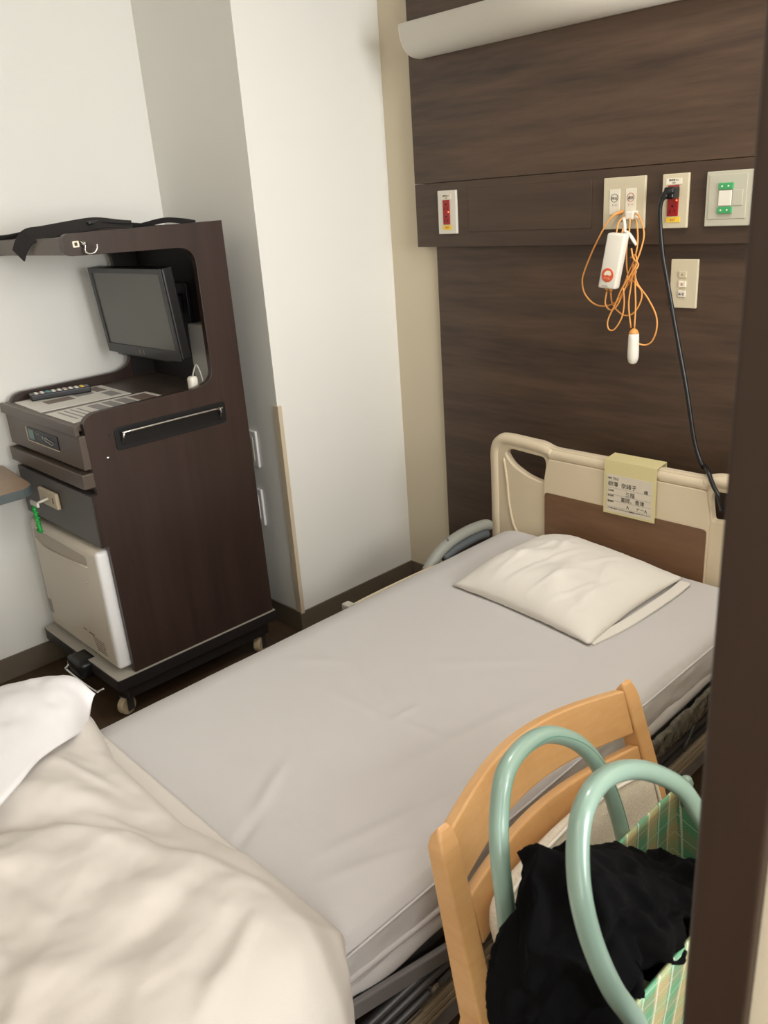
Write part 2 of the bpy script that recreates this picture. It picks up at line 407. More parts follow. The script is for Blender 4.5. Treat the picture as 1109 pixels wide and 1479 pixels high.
# ------------------------------------------------------------------ wall plates
YU = 2.138
def red_socket(name, label, x0, x1, z0, z1, rx0, rx1, rz0, rz1, m, rim=None):
    t = thing(name, label, 'socket', ((x0+x1)/2, YU, z0), 'wall plates on the service board')
    mesh_obj('plate', box(x0, x1, YU-.010, YU, z0, z1, .002), m, t)
    s = mesh_obj('outlet', box(rx0, rx1, YU-.0125, YU-.0095, rz0, rz1, .0012), M_red, t)
    h = (rz1-rz0)/2; w = rx1-rx0
    for k in range(2):
        zb = rz0+h*k
        b = box(rx0+w*.24, rx0+w*.32, YU-.0128, YU-.012, zb+h*.2, zb+h*.42)
        box(rx0+w*.66, rx0+w*.74, YU-.0128, YU-.012, zb+h*.2, zb+h*.45, bm=b)
        lathe([(.0032, -.0004), (.0032, .0004)], (rx0+w*.5, YU-.0125, zb+h*.66), 1, 10, b)
        mesh_obj('pin_holes', b, M_dark, s)
    mesh_obj('indicator_light', lathe([(.0024, 0), (.0018, -.0012), (.0005, -.0015)], (rx1-w*.16, YU-.0125, rz0+h*1.0+.001), 1, 10), M_led, t)
    mesh_obj('sticker', box(rx0-.003, rx1+.006, YU-.0112, YU-.0098, rz0-.0155, rz0-.002), M_yellow, t)
    text('007', .010, ((rx0+rx1)/2+.001, YU-.0114, rz0-.0125), (1, 0, 0), (0, 0, 1), M_inkred, t, 'sticker_lettering', 'CENTER')
    mesh_obj('caption_label', box(rx0-.006, rx1+.006, YU-.0112, YU-.0098, rz1+.002, rz1+.017), M_stick, t)
    text('無停電 AC', .0058, ((rx0+rx1)/2, YU-.0114, rz1+.0105), (1, 0, 0), (0, 0, 1), M_ink, t, 'caption_lettering', 'CENTER')
    text('100V', .0052, ((rx0+rx1)/2, YU-.0114, rz1+.004), (1, 0, 0), (0, 0, 1), M_ink, t, 'caption_lettering', 'CENTER')
    return t
red_socket('wall_socket', 'red power outlet on a pale plate, nothing plugged in, left end of the walnut board', -1.954, -1.876, 1.355, 1.488, -1.931, -1.902, 1.384, 1.459, M_plate2)
red_socket('wall_socket', 'red power outlet on a champagne plate with the black plug in it', -1.163, -1.091, 1.355, 1.488, -1.146, -1.115, 1.385, 1.460, M_plate)
# nurse call plate
t = thing('call_plate', 'wide champagne plate where the orange nurse call cords plug in', 'socket', (-1.274, YU, 1.356), 'wall plates on the service board')
mesh_obj('plate', box(-1.337, -1.212, YU-.010, YU, 1.356, 1.489, .002), M_plate, t)
for (xa, xb, za, m, cap) in ((-1.317, -1.286, 1.395, M_ink, '呼出'), (-1.268, -1.237, 1.395, M_inkred, '通話')):
    mesh_obj('label_strip', box(xa, xb, YU-.0115, YU-.0098, za, 1.459, .0003), M_stick, t)
    xc = (xa+xb)/2
    ring = tube([(xc+.0105*math.cos(a), YU-.0118, 1.437+.0105*math.sin(a)) for a in [2*math.pi*k/20 for k in range(20)]], .0007, 4, 0, True)
    mesh_obj('ring_mark', ring, m, t)
    text(cap, .0088, (xc, YU-.0118, 1.4325), (1, 0, 0), (0, 0, 1), M_ink, t, 'strip_lettering', 'CENTER')
    text('ナース', .0052, (xc, YU-.0118, 1.417), (1, 0, 0), (0, 0, 1), m, t, 'strip_lettering', 'CENTER')
# green button plate
t = thing('bed_control_plate', 'wide grey-beige plate with two green buttons at the right end of the board', 'socket', (-.988, YU, 1.357), 'wall plates on the service board')
mesh_obj('plate', box(-1.044, -.930, YU-.009, YU, 1.357, 1.486, .002), M_plateg, t)
mesh_obj('inner_frame', box(-1.036, -.940, YU-.0105, YU-.0085, 1.374, 1.478, .001), M_plateg, t)
for z0 in (1.387, 1.443):
    g = mesh_obj('green_button', box(-1.0095, -.973, YU-.0165, YU-.010, z0, z0+.0155, .0015), M_green, t)
    b = lathe([(.0022, 0), (.0022, -.0006)], (-1.0, YU-.0165, z0+.008), 1, 8); lathe([(.0022, 0), (.0022, -.0006)], (-.984, YU-.0165, z0+.008), 1, 8, b)
    mesh_obj('button_mark', b, M_stick, g)
mesh_obj('rocker', box(-1.0085, -.976, YU-.0150, YU-.010, 1.4050, 1.4410, .0015), M_plate2, t)
mesh_obj('side_cover', box(-.9745, -.949, YU-.0125, YU-.010, 1.4050, 1.4410, .001), M_plateg, t)
# small intercom plate on the lower board
YL = 2.163
t = thing('small_button_plate', 'champagne plate with three small buttons below the board, beside the black cable', 'socket', (-1.103, YL, 1.148), 'wall plates below the service board')
mesh_obj('plate', box(-1.141, -1.065, YL-.009, YL, 1.148, 1.275, .002), M_plate, t)
for z0, m, cap, im in ((1.2275, M_plate, '入', M_ink), (1.2025, M_stick, '取', M_inkred), (1.1775, M_plate2, '高 低', M_ink)):
    mesh_obj('button', box(-1.116, -1.095, YL-.0125, YL-.0085, z0, z0+.0165, .001), m, t)
    text(cap, .0075, (-1.1055, YL-.0127, z0+.005), (1, 0, 0), (0, 0, 1), im, t, 'button_lettering', 'CENTER')
# two plates on the pillar
for nm, z0, z1, xr, lab in (('light_switch', .615, .748, -2.368, 'white switch plate on the pillar behind the TV cabinet, upper of two'),
                        ('outlet_cover', .392, .530, -2.378, 'white blank plate on the pillar behind the TV cabinet, lower of two')):
    t = thing(nm, lab, 'switch', (xr-.035, YP, z0), 'plates on the pillar')
    mesh_obj('plate', box(xr-.07, xr, YP-.009, YP, z0, z1, .003), M_fridge2, t)
    mesh_obj('insert', box(xr-.052, xr-.018, YP-.012, YP-.008, z0+.022, z1-.022, .002), M_plateg if nm == 'light_switch' else M_fridge2, t)

# ------------------------------------------------------------------ nurse call handset with orange cords
t = thing('nurse_call_handset', 'white nurse call unit with orange cords tied in loops, hanging from the wide plate', 'call button', (-1.25, 2.10, 1.0))
cords = [
 [(-1.285,2.112,1.396),(-1.296,2.10,1.385),(-1.31,2.09,1.361),(-1.343,2.09,1.304),(-1.371,2.09,1.242),(-1.375,2.09,1.213),(-1.365,2.09,1.184),(-1.337,2.09,1.160),(-1.303,2.09,1.154),(-1.264,2.09,1.167),(-1.24,2.09,1.201),(-1.22,2.09,1.226),(-1.206,2.09,1.25)],
 [(-1.287,2.078,1.2),(-1.293,2.08,1.163),(-1.279,2.085,1.145),(-1.254,2.08,1.161),(-1.228,2.08,1.217),(-1.205,2.075,1.263),(-1.192,2.08,1.300),(-1.188,2.09,1.345),(-1.205,2.095,1.385),(-1.225,2.105,1.397)],
 [(-1.276,2.078,1.2),(-1.275,2.09,1.159),(-1.241,2.09,1.132),(-1.21,2.09,1.139),(-1.19,2.09,1.171),(-1.189,2.09,1.199),(-1.207,2.085,1.22),(-1.229,2.085,1.244),(-1.238,2.09,1.30),(-1.232,2.09,1.35),(-1.237,2.10,1.385)],
 [(-1.232,2.07,1.208),(-1.234,2.08,1.162),(-1.241,2.08,1.124),(-1.262,2.08,1.093),(-1.280,2.08,1.093),(-1.283,2.08,1.118),(-1.262,2.08,1.161),(-1.238,2.07,1.203),(-1.208,2.065,1.245),(-1.195,2.07,1.271),(-1.205,2.08,1.292),(-1.222,2.085,1.285)],
 [(-1.208,2.08,1.262),(-1.203,2.09,1.22),(-1.17,2.09,1.181),(-1.143,2.09,1.137),(-1.139,2.09,1.100),(-1.150,2.09,1.068),(-1.168,2.09,1.055),(-1.183,2.08,1.058),(-1.19,2.075,1.065)],
 [(-1.207,2.075,1.27),(-1.214,2.08,1.221),(-1.220,2.08,1.162),(-1.209,2.078,1.100)],
 [(-1.2,2.075,1.27),(-1.203,2.08,1.218),(-1.199,2.08,1.163),(-1.197,2.075,1.100)],
 [(-1.262,2.075,1.345),(-1.259,2.08,1.375),(-1.250,2.095,1.388),(-1.246,2.085,1.37),(-1.247,2.078,1.345)],
 [(-1.215,2.075,1.31),(-1.205,2.07,1.285),(-1.190,2.07,1.27),(-1.197,2.065,1.25),(-1.215,2.07,1.225),(-1.225,2.075,1.24)],
 [(-1.219,2.10,1.385),(-1.208,2.09,1.36),(-1.203,2.085,1.32),(-1.208,2.08,1.28),(-1.222,2.08,1.25),(-1.236,2.08,1.215)],
]
b = bmesh.new()
for c in cords: tube(c, .0023, 6, 5, bm=b)
mesh_obj('orange_cord', b, M_orange, t, True)
mesh_obj('cord_plug', tube([(-1.279, 2.128, 1.400), (-1.281, 2.118, 1.399), (-1.289, 2.108, 1.395), (-1.298, 2.100, 1.384)], lambda q: .0062-.0038*q, 10, 4), M_orange, t, True)
mesh_obj('white_plug', box(-1.254, -1.227, 2.100, 2.128, 1.380, 1.403, .004), M_white, t)
b = tube([(-1.262, 2.10, 1.380), (-1.25, 2.09, 1.384), (-1.243, 2.085, 1.37), (-1.242, 2.085, 1.35)], .0045, 8, 4)
tube([(-1.240, 2.09, 1.352), (-1.226, 2.085, 1.343), (-1.214, 2.085, 1.328), (-1.205, 2.085, 1.318)], .0062, 8, 4, bm=b, flat=.6)
mesh_obj('hanging_clip', b, M_plate2, t, True)
# handset body: slanted box
ang = math.radians(10.5); cx, cz = -1.2580, 1.2790
def hb(x, z, y): return Vector((cx+x*math.cos(ang)+z*math.sin(ang), y, cz-x*math.sin(ang)*.4+z*math.cos(ang)))
def hand_box(x0, x1, z0, z1, y0, y1, bev):
    b = box(x0, x1, y0, y1, z0, z1, bev, 3)
    for v in b.verts: v.co = hb(v.co.x, v.co.z, v.co.y)
    return b
body = mesh_obj('handset_body', hand_box(-.0275, .0275, -.073, .073, 2.046, 2.072, .006), M_white, t, True)
mesh_obj('red_call_button', lathe([(.018, .0006), (.018, -.0012), (.0165, -.0018)], hb(-.002, -.036, 2.0455), 1, 28), M_orred, t)
b = prism([Vector((q[0], q[1])) for q in [(hb(-.0135, -.033, 0).x, hb(-.0135, -.033, 0).z), (hb(-.006, -.024, 0).x, hb(-.006, -.024, 0).z), (hb(.004, -.024, 0).x, hb(.004, -.024, 0).z), (hb(.0105, -.033, 0).x, hb(.0105, -.033, 0).z), (hb(.006, -.038, 0).x, hb(.006, -.038, 0).z), (hb(-.002, -.0345, 0).x, hb(-.002, -.0345, 0).z), (hb(-.009, -.038, 0).x, hb(-.009, -.038, 0).z)]], 1, 2.0432, 2.0440)
mesh_obj('nurse_cap_mark', b, M_stick, t)
text('ナース', .0065, hb(-.002, -.047, 2.0434), (math.cos(ang*.5), 0, -math.sin(ang*.5)), (math.sin(ang), 0, math.cos(ang)), M_stick, t, 'button_lettering', 'CENTER')
text('いしやく', .0045, hb(-.004, -.067, 2.0455), (1, 0, -.1), (.1, 0, 1), M_ink, t, 'maker_lettering', 'CENTER')
b = tube([hb(-.011, -.083, 2.075), hb(-.010, -.070, 2.06)], .004, 8, 0); tube([hb(.001, -.083, 2.075), hb(.002, -.070, 2.06)], .004, 8, 0, bm=b)
mesh_obj('cord_grommet', b, M_orange, t, True)
# pear push button
mesh_obj('push_button_grip', lathe([(.006, .004), (.0135, 0), (.0145, -.012), (.0150, -.035), (.0155, -.052), (.0150, -.066), (.012, -.078), (.006, -.083)], (-1.195, 2.070, 1.087), 2, 20), M_white, t, True)
mesh_obj('orange_collar', lathe([(.004, .014), (.009, .010), (.0125, .004), (.0137, .0005)], (-1.195, 2.070, 1.087), 2, 20), M_orange, t, True)

# black mains cable
t = thing('power_cable', 'black mains cable hanging from the red outlet down over the headboard', 'cable', (-1.05, 2.09, .70))
mesh_obj('cable', tube([(-1.128,2.088,1.439),(-1.139,2.084,1.425),(-1.143,2.085,1.400),(-1.142,2.09,1.358),(-1.131,2.09,1.289),(-1.109,2.09,1.201),(-1.076,2.085,1.082),(-1.040,2.08,.954),(-1.003,2.075,.806),(-.975,2.07,.748),(-.958,2.045,.757),(-.935,2.02,.752),(-.910,2.003,.722),(-.893,1.998,.700),(-.882,2.003,.66)], .0058, 8, 6), M_blackp, t, True)
mesh_obj('plug', box(-1.139, -1.112, 2.090, 2.127, 1.428, 1.457, .005, 3), M_blackp, t)
mesh_obj('plug_elbow', tube([(-1.116, 2.098, 1.447), (-1.130, 2.090, 1.443), (-1.140, 2.085, 1.430)], lambda q: .0105-.004*q, 10, 5), M_blackp, t, True)

# ------------------------------------------------------------------ TV cabinet
XC0, XC1 = -2.742, -2.205
t = thing('tv_cabinet', 'tall dark brown bedside TV cabinet on casters against the left wall', 'cabinet', (-2.47, 1.18, 0))
sidep = round_poly([(.930, .158, 0), (.922, .960, .035), (.950, .978, .03), (1.30, .980, .07), (1.352, 1.0, .03), (1.352, 1.385, .055), (.985, 1.393, .0), (.962, 1.400, .02), (.966, 1.449, .02), (1.458, 1.451, 0), (1.461, .158, 0)])
mesh_obj('side_panel', prism(sidep, 0, XC1-.020, XC1, .001), M_cab, t)
mesh_obj('side_panel', prism(sidep, 0, XC0, XC0+.018, .001), M_cab, t)
mesh_obj('back_panel', box(XC0+.018, XC1-.0203, 1.440, 1.455, .16, 1.447), M_cabin, t)
b = box(XC0+.018, XC1-.0203, .990, 1.44, 1.418, 1.434); mesh_obj('top_shelf', b, M_cab, t)
mesh_obj('front_rail', box(XC0+.018, XC1-.0203, .970, .989, 1.396, 1.440, .002), M_cabf, t)
mesh_obj('inner_lining', box(XC1-.0235, XC1-.0205, 1.356, 1.438, .958, 1.416), M_cabin, t)
mesh_obj('inner_lining', box(XC0+.0185, XC0+.0215, 1.356, 1.438, .958, 1.416), M_cabin, t)
mesh_obj('worktop', box(XC0-.004, XC1-.0205, .908, 1.44, .931, .952, .003), M_cabf, t)
mesh_obj('front_edge_strip', box(XC0-.006, XC1+.001, .893, .9075, .922, .953, .003), M_cabf, t)
mesh_obj('carcass', box(XC0+.019, XC1-.0205, .935, 1.435, .575, .930), M_cabin, t)
dr = mesh_obj('top_drawer', box(XC0+.002, XC1-.002, .903, .9345, .822, .921, .003), M_cabf, t)
mesh_obj('card_reader', box(-2.578, -2.356, .9005, .9035, .857, .899, .001), M_blackg, dr)
b = box(-2.582, -2.356, .8995, .9035, .8545, .8568); box(-2.582, -2.5795, .8995, .9035, .8568, .899, bm=b)
mesh_obj('gold_trim', b, M_guard, dr)
b = tube([(-2.418, .8985, .880), (-2.436, .8985, .885), (-2.442, .8985, .880), (-2.436, .8985, .874), (-2.418, .8985, .872), (-2.400, .8985, .868), (-2.385, .8985, .872)], .0016, 6, 4)
tube([(-2.418, .8985, .880), (-2.400, .8985, .879), (-2.385, .8985, .876)], .0013, 6, 3, bm=b)
lathe([(.005, 0), (.005, -.0008)], (-2.462, .9005, .881), 1, 12, b)
mesh_obj('card_slot', b, M_steel, dr)
mesh_obj('display_window', box(-2.565, -2.525, .8993, .9005, .864, .894), mat('display_teal', (90, 120, 116), .3), dr)
text('TV CARD', .008, (-2.517, .8998, .884), (1, 0, 0), (0, 0, 1), M_print, dr)
mesh_obj('slide_shelf', box(XC0+.006, XC1-.001, .890, .9345, .768, .812, .003), M_cabf, t)
dr = mesh_obj('locker_drawer', box(XC0+.002, XC1-.003, .903, .9345, .585, .745, .003), mat('dark_grey_front', (72, 66, 62), .4), t)
mesh_obj('drawer_side', box(XC1-.0035, XC1-.0006, .906, .9295, .585, .745), M_cab, dr)
mesh_obj('lock_plate', box(-2.572, -2.440, .890, .9025, .655, .707, .004), M_guard, dr)
mesh_obj('keyhole', box(-2.466, -2.462, .8892, .8905, .672, .690), M_dark, dr)
# fridge
mesh_obj('carcass_lower', box(XC0+.019, XC1-.0205, 1.40, 1.435, .165, .570), M_cabin, t)
f = thing('mini_fridge', 'small cream mini fridge set in the bottom of the dark TV cabinet', 'fridge', (-2.47, 1.1, .1605))
def fr_disp(w, n, l): return Vector((0, 0, 0))
mesh_obj('fridge_body', box(-2.700, -2.240, .955, 1.39, .1605, .560, .008), M_fridge2, f)
b = box(-2.720, -2.2295, .890, .952, .170, .568, .018, 4)
dr2 = mesh_obj('door', b, M_fridge, f, True)
b = box(-2.253, -2.2268, .892, .953, .172, .566, .012, 4)
mesh_obj('door_side', b, M_fridge2, f, True)
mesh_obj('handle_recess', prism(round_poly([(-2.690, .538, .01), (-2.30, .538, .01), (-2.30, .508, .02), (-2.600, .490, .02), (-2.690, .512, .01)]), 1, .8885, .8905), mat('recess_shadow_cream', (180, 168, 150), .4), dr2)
mesh_obj('handle_lip', tube([(-2.685, .888, .507), (-2.60, .887, .487), (-2.30, .887, .504)], .003, 6, 5), M_fridge, dr2, True)
b = box(-2.40, -2.362, .8882, .8905, .247, .2515); box(-2.44, -2.415, .8882, .8905, .250, .2525, bm=b)
for k in range(6): box(-2.375+.003*k, -2.30+.004*(k % 3), .8883, .8905, .240-.008*k, .2415-.008*k, bm=b)
mesh_obj('printed_label', b, M_print2, dr2)
mesh_obj('energy_sticker', box(-2.705, -2.682, .8883, .8905, .225, .275), M_print, dr2)
mesh_obj('badge', lathe([(.004, 0), (.003, -.002)], (-2.325, .8890, .448), 1, 10), M_chrome, dr2)
# base
mesh_obj('base_board', prism(round_poly([(-2.752, .862, .03), (-2.199, .866, .006), (-2.199, 1.47, .004), (-2.752, 1.47, .004)]), 2, .118, .155, .001), M_cabin, t)
mesh_obj('base_top', prism(round_poly([(-2.750, .864, .03), (-2.200, .868, .006), (-2.200, 1.468, .004), (-2.750, 1.468, .004)]), 2, .1551, .1575), M_edge, t)
mesh_obj('base_plinth', box(-2.72, -2.215, .90, 1.44, .072, .1178, .003), M_cabin, t)
def caster(x, y, rot, parent, zt=.072, mwheel=M_caster, R=.030):
    c = mesh_obj('caster', tube([(x, y, zt), (x, y, R*1.3)], .012, 8, 0), M_darkmetal, parent)
    w = lathe([(R*.35, -.012), (R*.93, -.012), (R, -.009), (R, .009), (R*.93, .012), (R*.35, .012)], (0, 0, 0), 0, 18)
    for v in w.verts:
        v.co = Matrix.Rotation(rot, 4, 'Z') @ v.co + Vector((x+.012*math.sin(rot), y-.012*math.cos(rot), R+.0005))
    mesh_obj('wheel', w, mwheel, c, False)
    H_ = R*.5+.030
    k = prism([Vector(q) for q in ((-.018, 0), (-.014, 0), (-.014, H_), (.014, H_), (.014, 0), (.018, 0), (.018, H_+.004), (-.018, H_+.004))], 1, -.012, .012)
    for v in k.verts: v.co = Matrix.Rotation(rot, 4, 'Z') @ v.co + Vector((x+.008*math.sin(rot), y-.008*math.cos(rot), R*.5))
    mesh_obj('fork', k, M_darkmetal, c)
for (x, y, rr) in ((-2.655, .905, 1.9), (-2.262, .915, .25), (-2.25, 1.425, .5), (-2.69, 1.42, 0)): caster(x, y, rr, t)
br = mesh_obj('brake_housing', soft_box((-2.440, .866, .128), (.055, .036, .030), .015, (6, 6, 4)), M_blackp, t, True)
mesh_obj('brake_bar', tube([(-2.480, .860, .122), (-2.500, .842, .114), (-2.506, .832, .104), (-2.495, .828, .098), (-2.325, .838, .088), (-2.308, .843, .089), (-2.300, .862, .095)], .0050, 8, 4), M_chrome, t, True)
# side handle recess
hh = mesh_obj('handle_recess', prism(round_poly([(1.006, .922, .012), (1.380, .922, .012), (1.380, .856, .012), (1.006, .856, .012)]), 0, XC1, XC1+.004, .0008), M_blackp, t)
mesh_obj('handle_well', box(XC1+.0035, XC1+.0042, 1.025, 1.362, .866, .908), M_blackg, hh)
mesh_obj('pull_bar', tube([(XC1+.003, 1.026, .872), (XC1+.014, 1.026, .892), (XC1+.016, 1.030, .9045), (XC1+.016, 1.05, .9075), (XC1+.016, 1.335, .9075), (XC1+.016, 1.352, .9045), (XC1+.014, 1.356, .892), (XC1+.003, 1.356, .872)], .0038, 8, 3), M_chrome, hh, True)
mesh_obj('screw_cap', lathe([(.0055, 0), (.004, .003), (.001, .004)], (XC1, .975, .843), 0, 12), M_chrome, t)
mesh_obj('screw_cap', lathe([(.003, 0), (.002, .0015)], (XC1, .992, .905), 0, 10), M_cabin, t)
hk = mesh_obj('towel_hook_plate', prism(round_poly([(.990, 1.430, .003), (1.008, 1.430, .003), (1.008, 1.414, .003), (.990, 1.414, .003)]), 0, XC1, XC1+.003, 0, holes=[[Vector(q) for q in ((.995, 1.426), (.995, 1.418), (1.003, 1.418), (1.003, 1.426))]]), M_chrome, t)
mesh_obj('towel_hook', tube([(XC1+.003, 1.012, 1.428), (XC1+.010, 1.020, 1.418), (XC1+.014, 1.016, 1.404), (XC1+.020, 1.022, 1.396), (XC1+.028, 1.034, 1.398), (XC1+.030, 1.042, 1.408), (XC1+.029, 1.044, 1.418)], .0026, 8, 5), M_chrome, hk, True)
mesh_obj('hook_boss', lathe([(.009, 0), (.008, .006), (.004, .010)], (XC1, 1.021, 1.421), 0, 14), M_steel, hk, True)

# key with green coil
t = thing('drawer_key', 'white key with a green coil wristband hanging from the drawer lock', 'key', (-2.53, .87, .63))
mesh_obj('key_stem', tube([(-2.495, .889, .684), (-2.500, .852, .677)], .0042, 8, 0), M_white, t, True)
mesh_obj('key_head', box(-2.535, -2.478, .845, .853, .668, .684, .003), M_white, t)
coil = []
for k in range(60):
    a = k*.55; q = k/59
    coil.append((-2.520+.007*math.cos(a)+.010*math.sin(q*3), .849+.005*math.sin(a), .664-.085*q))
b = tube(coil, .0034, 5, 2); tube([(-2.520, .849, .666), (-2.512, .848, .62), (-2.505, .849, .58)], .006, 8, 4, bm=b)
mesh_obj('green_coil', b, M_greenkey, t, True)

# television in the bay
tv = thing('television', 'small black flat television tilted in the bay of the dark cabinet', 'television', (-2.464, 1.30, .9525))
Cc = Vector((-2.4640, 1.2628, 1.1975)); Rt = Matrix.Rotation(.0163, 3, 'Z') @ Matrix.Rotation(.085, 3, 'X')
TW, TH = .225, .137
def tvm(b):
    for v in b.verts: v.co = Rt @ v.co + Cc
    return b
mesh_obj('case', tvm(box(-TW, TW, .0, .038, -TH, TH, .006)), M_blackg, tv)
mesh_obj('bezel', tvm(prism([Vector(q) for q in ((-TW, -TH), (TW, -TH), (TW, TH), (-TW, TH))], 1, -.006, .0, .002, holes=[[Vector(q) for q in ((-TW+.018, -TH+.030), (TW-.020, -TH+.030), (TW-.020, TH-.017), (-TW+.018, TH-.017))]])), M_bezel, tv)
mesh_obj('screen', tvm(box(-TW+.017, TW-.019, -.002, -.0005, -TH+.029, TH-.016)), M_screen, tv)
mesh_obj('speaker_bulge', tvm(soft_box((.0, .012, -TH-.003), (TW*.8, .014, .008), .007, (10, 3, 3))), M_blackg, tv, True)
mesh_obj('button_gap', tvm(box(-.012, -.010, -.0068, -.006, -TH+.006, -TH+.020)), M_steel, tv)
mesh_obj('button_gap', tvm(box(.012, .014, -.0068, -.006, -TH+.006, -TH+.020)), M_steel, tv)
mesh_obj('wall_bracket', box(-2.52, -2.41, 1.425, 1.439, 1.14, 1.27, .003), M_blackp, tv)
mesh_obj('bracket_arm', box(-2.49, -2.44, 1.29, 1.426, 1.175, 1.235, .004), M_blackp, tv)
t = tag(mesh_obj('tuner_box', box(-2.34, -2.232, 1.37, 1.436, .9525, 1.155, .006), M_greybox, None), 'grey box behind the television in the cabinet bay', 'box'); place_origin(t)
t = thing('plug_adapter', 'white plug adapter with thin cables beside the television', 'plug', (-2.255, 1.31, .9525))
mesh_obj('adapter', soft_box((-2.262, 1.315, .980), (.014, .014, .0275), .009, (5, 5, 6)), M_white, t, True)
mesh_obj('cable', tube([(-2.26, 1.315, 1.005), (-2.255, 1.33, 1.04), (-2.245, 1.335, 1.02), (-2.240, 1.338, .985), (-2.238, 1.335, .956)], .0025, 6, 5), M_greybox, t, True)

# things on the cabinet worktop
def sheet(name, label, quad, z, blocks, cat='paper'):
    t = thing(name, label, cat, tuple(Vector((quad[0][0], quad[0][1], z))))
    ex = Vector(quad[1])-Vector(quad[0]); ey = Vector(quad[3])-Vector(quad[0])
    b = prism([Vector(q) for q in quad], 2, z, z+.0012); mesh_obj('paper', b, M_paper, t)
    for (u0_, v0_, u1_, v1_, m) in blocks:
        P = [Vector(quad[0])+ex*u_+ey*v_ for (u_, v_) in ((u0_, v0_), (u1_, v0_), (u1_, v1_), (u0_, v1_))]
        mesh_obj('print_block', prism(P, 2, z+.0012, z+.0015), m, t)
    return t
sheet('instruction_sheet', 'printed instruction sheet on the cabinet top, under the remote control', [(-2.700, .925), (-2.475, .915), (-2.462, 1.205), (-2.690, 1.215)], .9523,
      [(.08, .55, .5, .75, M_print), (.35, .2, .6, .5, M_print2), (.55, .8, .92, .93, M_print), (.05, .8, .45, .92, M_print2)])
sheet('instruction_sheet', 'printed picture sheet on the cabinet top, nearest the handle side', [(-2.440, .915), (-2.250, .915), (-2.240, 1.245), (-2.440, 1.245)], .9523,
      [(.1, .36, .9, .47, M_print), (.1, .50, .9, .60, M_print), (.1, .63, .9, .74, M_print), (.1, .78, .9, .95, M_print2), (.1, .08, .8, .10, M_print), (.1, .14, .85, .16, M_print), (.1, .20, .7, .22, M_print), (.1, .26, .8, .28, M_print)])
t = thing('remote_control', 'black television remote control lying on the printed sheet', 'remote control', (-2.655, 1.06, .9537))
T = Matrix.Translation((-2.655, 1.058, .9538)) @ Matrix.Rotation(math.radians(-14), 4, 'Z')
b = box(-.024, .024, -.093, .093, 0, .019, .004, 3); [setattr(v, 'co', T @ v.co) for v in b.verts]
mesh_obj('remote_body', b, M_blackp, t)
cols = [M_white, M_white, mat('teal_key', (60, 140, 150), .4), M_white, M_white, M_white, M_white, M_white, M_yellow]
for iy in range(9):
    for ix in range(3):
        b = box(-.016+.0125*ix, -.0075+.0125*ix, -.078+.0178*iy, -.068+.0178*iy, .0188, .021, .0006, 1); [setattr(v, 'co', T @ v.co) for v in b.verts]
        mesh_obj('button', b, cols[iy] if ix != 1 or iy != 5 else M_inkred, t)

# black strap on the cabinet top
def ribbon(pts, w, th=.003, m=M_strap, parent=None, name='strap', wdir=(0, 1, 0)):
    P = catmull(pts, 6); bm = bmesh.new(); rows = []
    for i, p in enumerate(P):
        tt = (P[min(i+1, len(P)-1)]-P[max(i-1, 0)]).normalized(); wv = Vector(wdir); wv = (wv-tt*wv.dot(tt)).normalized(); nn = tt.cross(wv)
        rows.append([bm.verts.new(p+wv*a*w/2+nn*c*th/2) for a, c in ((-1, -1), (1, -1), (1, 1), (-1, 1))])
    for A, B in zip(rows, rows[1:]):
        for k in range(4): bm.faces.new((A[k], A[(k+1) % 4], B[(k+1) % 4], B[k]))
    bm.faces.new(rows[0][::-1]); bm.faces.new(rows[-1])
    return bm
t = thing('black_strap', 'crumpled black webbing strap lying on top of the TV cabinet, one end hanging over', 'strap', (-2.5, 1.15, 1.435))
b = ribbon([(-2.475, .950, 1.398), (-2.445, .953, 1.425), (-2.41, .962, 1.446), (-2.375, .992, 1.454), (-2.32, 1.06, 1.464), (-2.275, 1.12, 1.468), (-2.245, 1.19, 1.458)], .046, wdir=(.8, .3, -.4))
merge(b, ribbon([(-2.735, .985, 1.441), (-2.66, .975, 1.446), (-2.58, .985, 1.449), (-2.48, 1.01, 1.458), (-2.39, 1.05, 1.466), (-2.31, 1.10, 1.470), (-2.26, 1.15, 1.462), (-2.245, 1.22, 1.452)], .018, wdir=(-.3, .6, -.5)))
merge(b, ribbon([(-2.30, 1.20, 1.444), (-2.26, 1.24, 1.455), (-2.235, 1.29, 1.463), (-2.225, 1.34, 1.457), (-2.228, 1.38, 1.449)], .016, wdir=(-.3, .5, -.6)))
mesh_obj('webbing', b, M_strap, t)
mesh_obj('white_tag', box(-2.60, -2.545, .995, 1.03, 1.4365, 1.4405), M_stick, t)
mesh_obj('buckle', box(-2.325, -2.285, 1.085, 1.115, 1.466, 1.476, .003), M_blackg, t)

# ------------------------------------------------------------------ bed
bed = thing('hospital_bed', 'cream hospital bed frame with a brown headboard panel against the walnut wall', 'bed', (-1.19, 1.05, 0))
HX0, HX1 = -1.667, -.703; HY0, HY1 = 2.018, 2.044
def mir(x): return HX0+HX1-x
outl = round_poly([(HX0, .22, .02), (HX0, .70, .07), (-1.615, .752, .05), (-1.46, .748, .03), (-1.425, .735, .02),
                   (mir(-1.425), .735, .02), (mir(-1.46), .748, .03), (mir(-1.615), .752, .05), (HX1, .70, .07), (HX1, .22, .02)])
holeL = [(-1.608, .690, .015), (-1.585, .707, .02), (-1.455, .700, .01), (-1.448, .680, .01), (-1.458, .617, .008), (-1.515, .625, .03), (-1.580, .655, .03)]
holeR = [(mir(a), b_, c_) for a, b_, c_ in holeL][::-1]
hbp = mesh_obj('headboard', prism(outl, 1, HY0, HY1, .004, holes=[round_poly(holeL), round_poly(holeR)]), M_cream, bed)
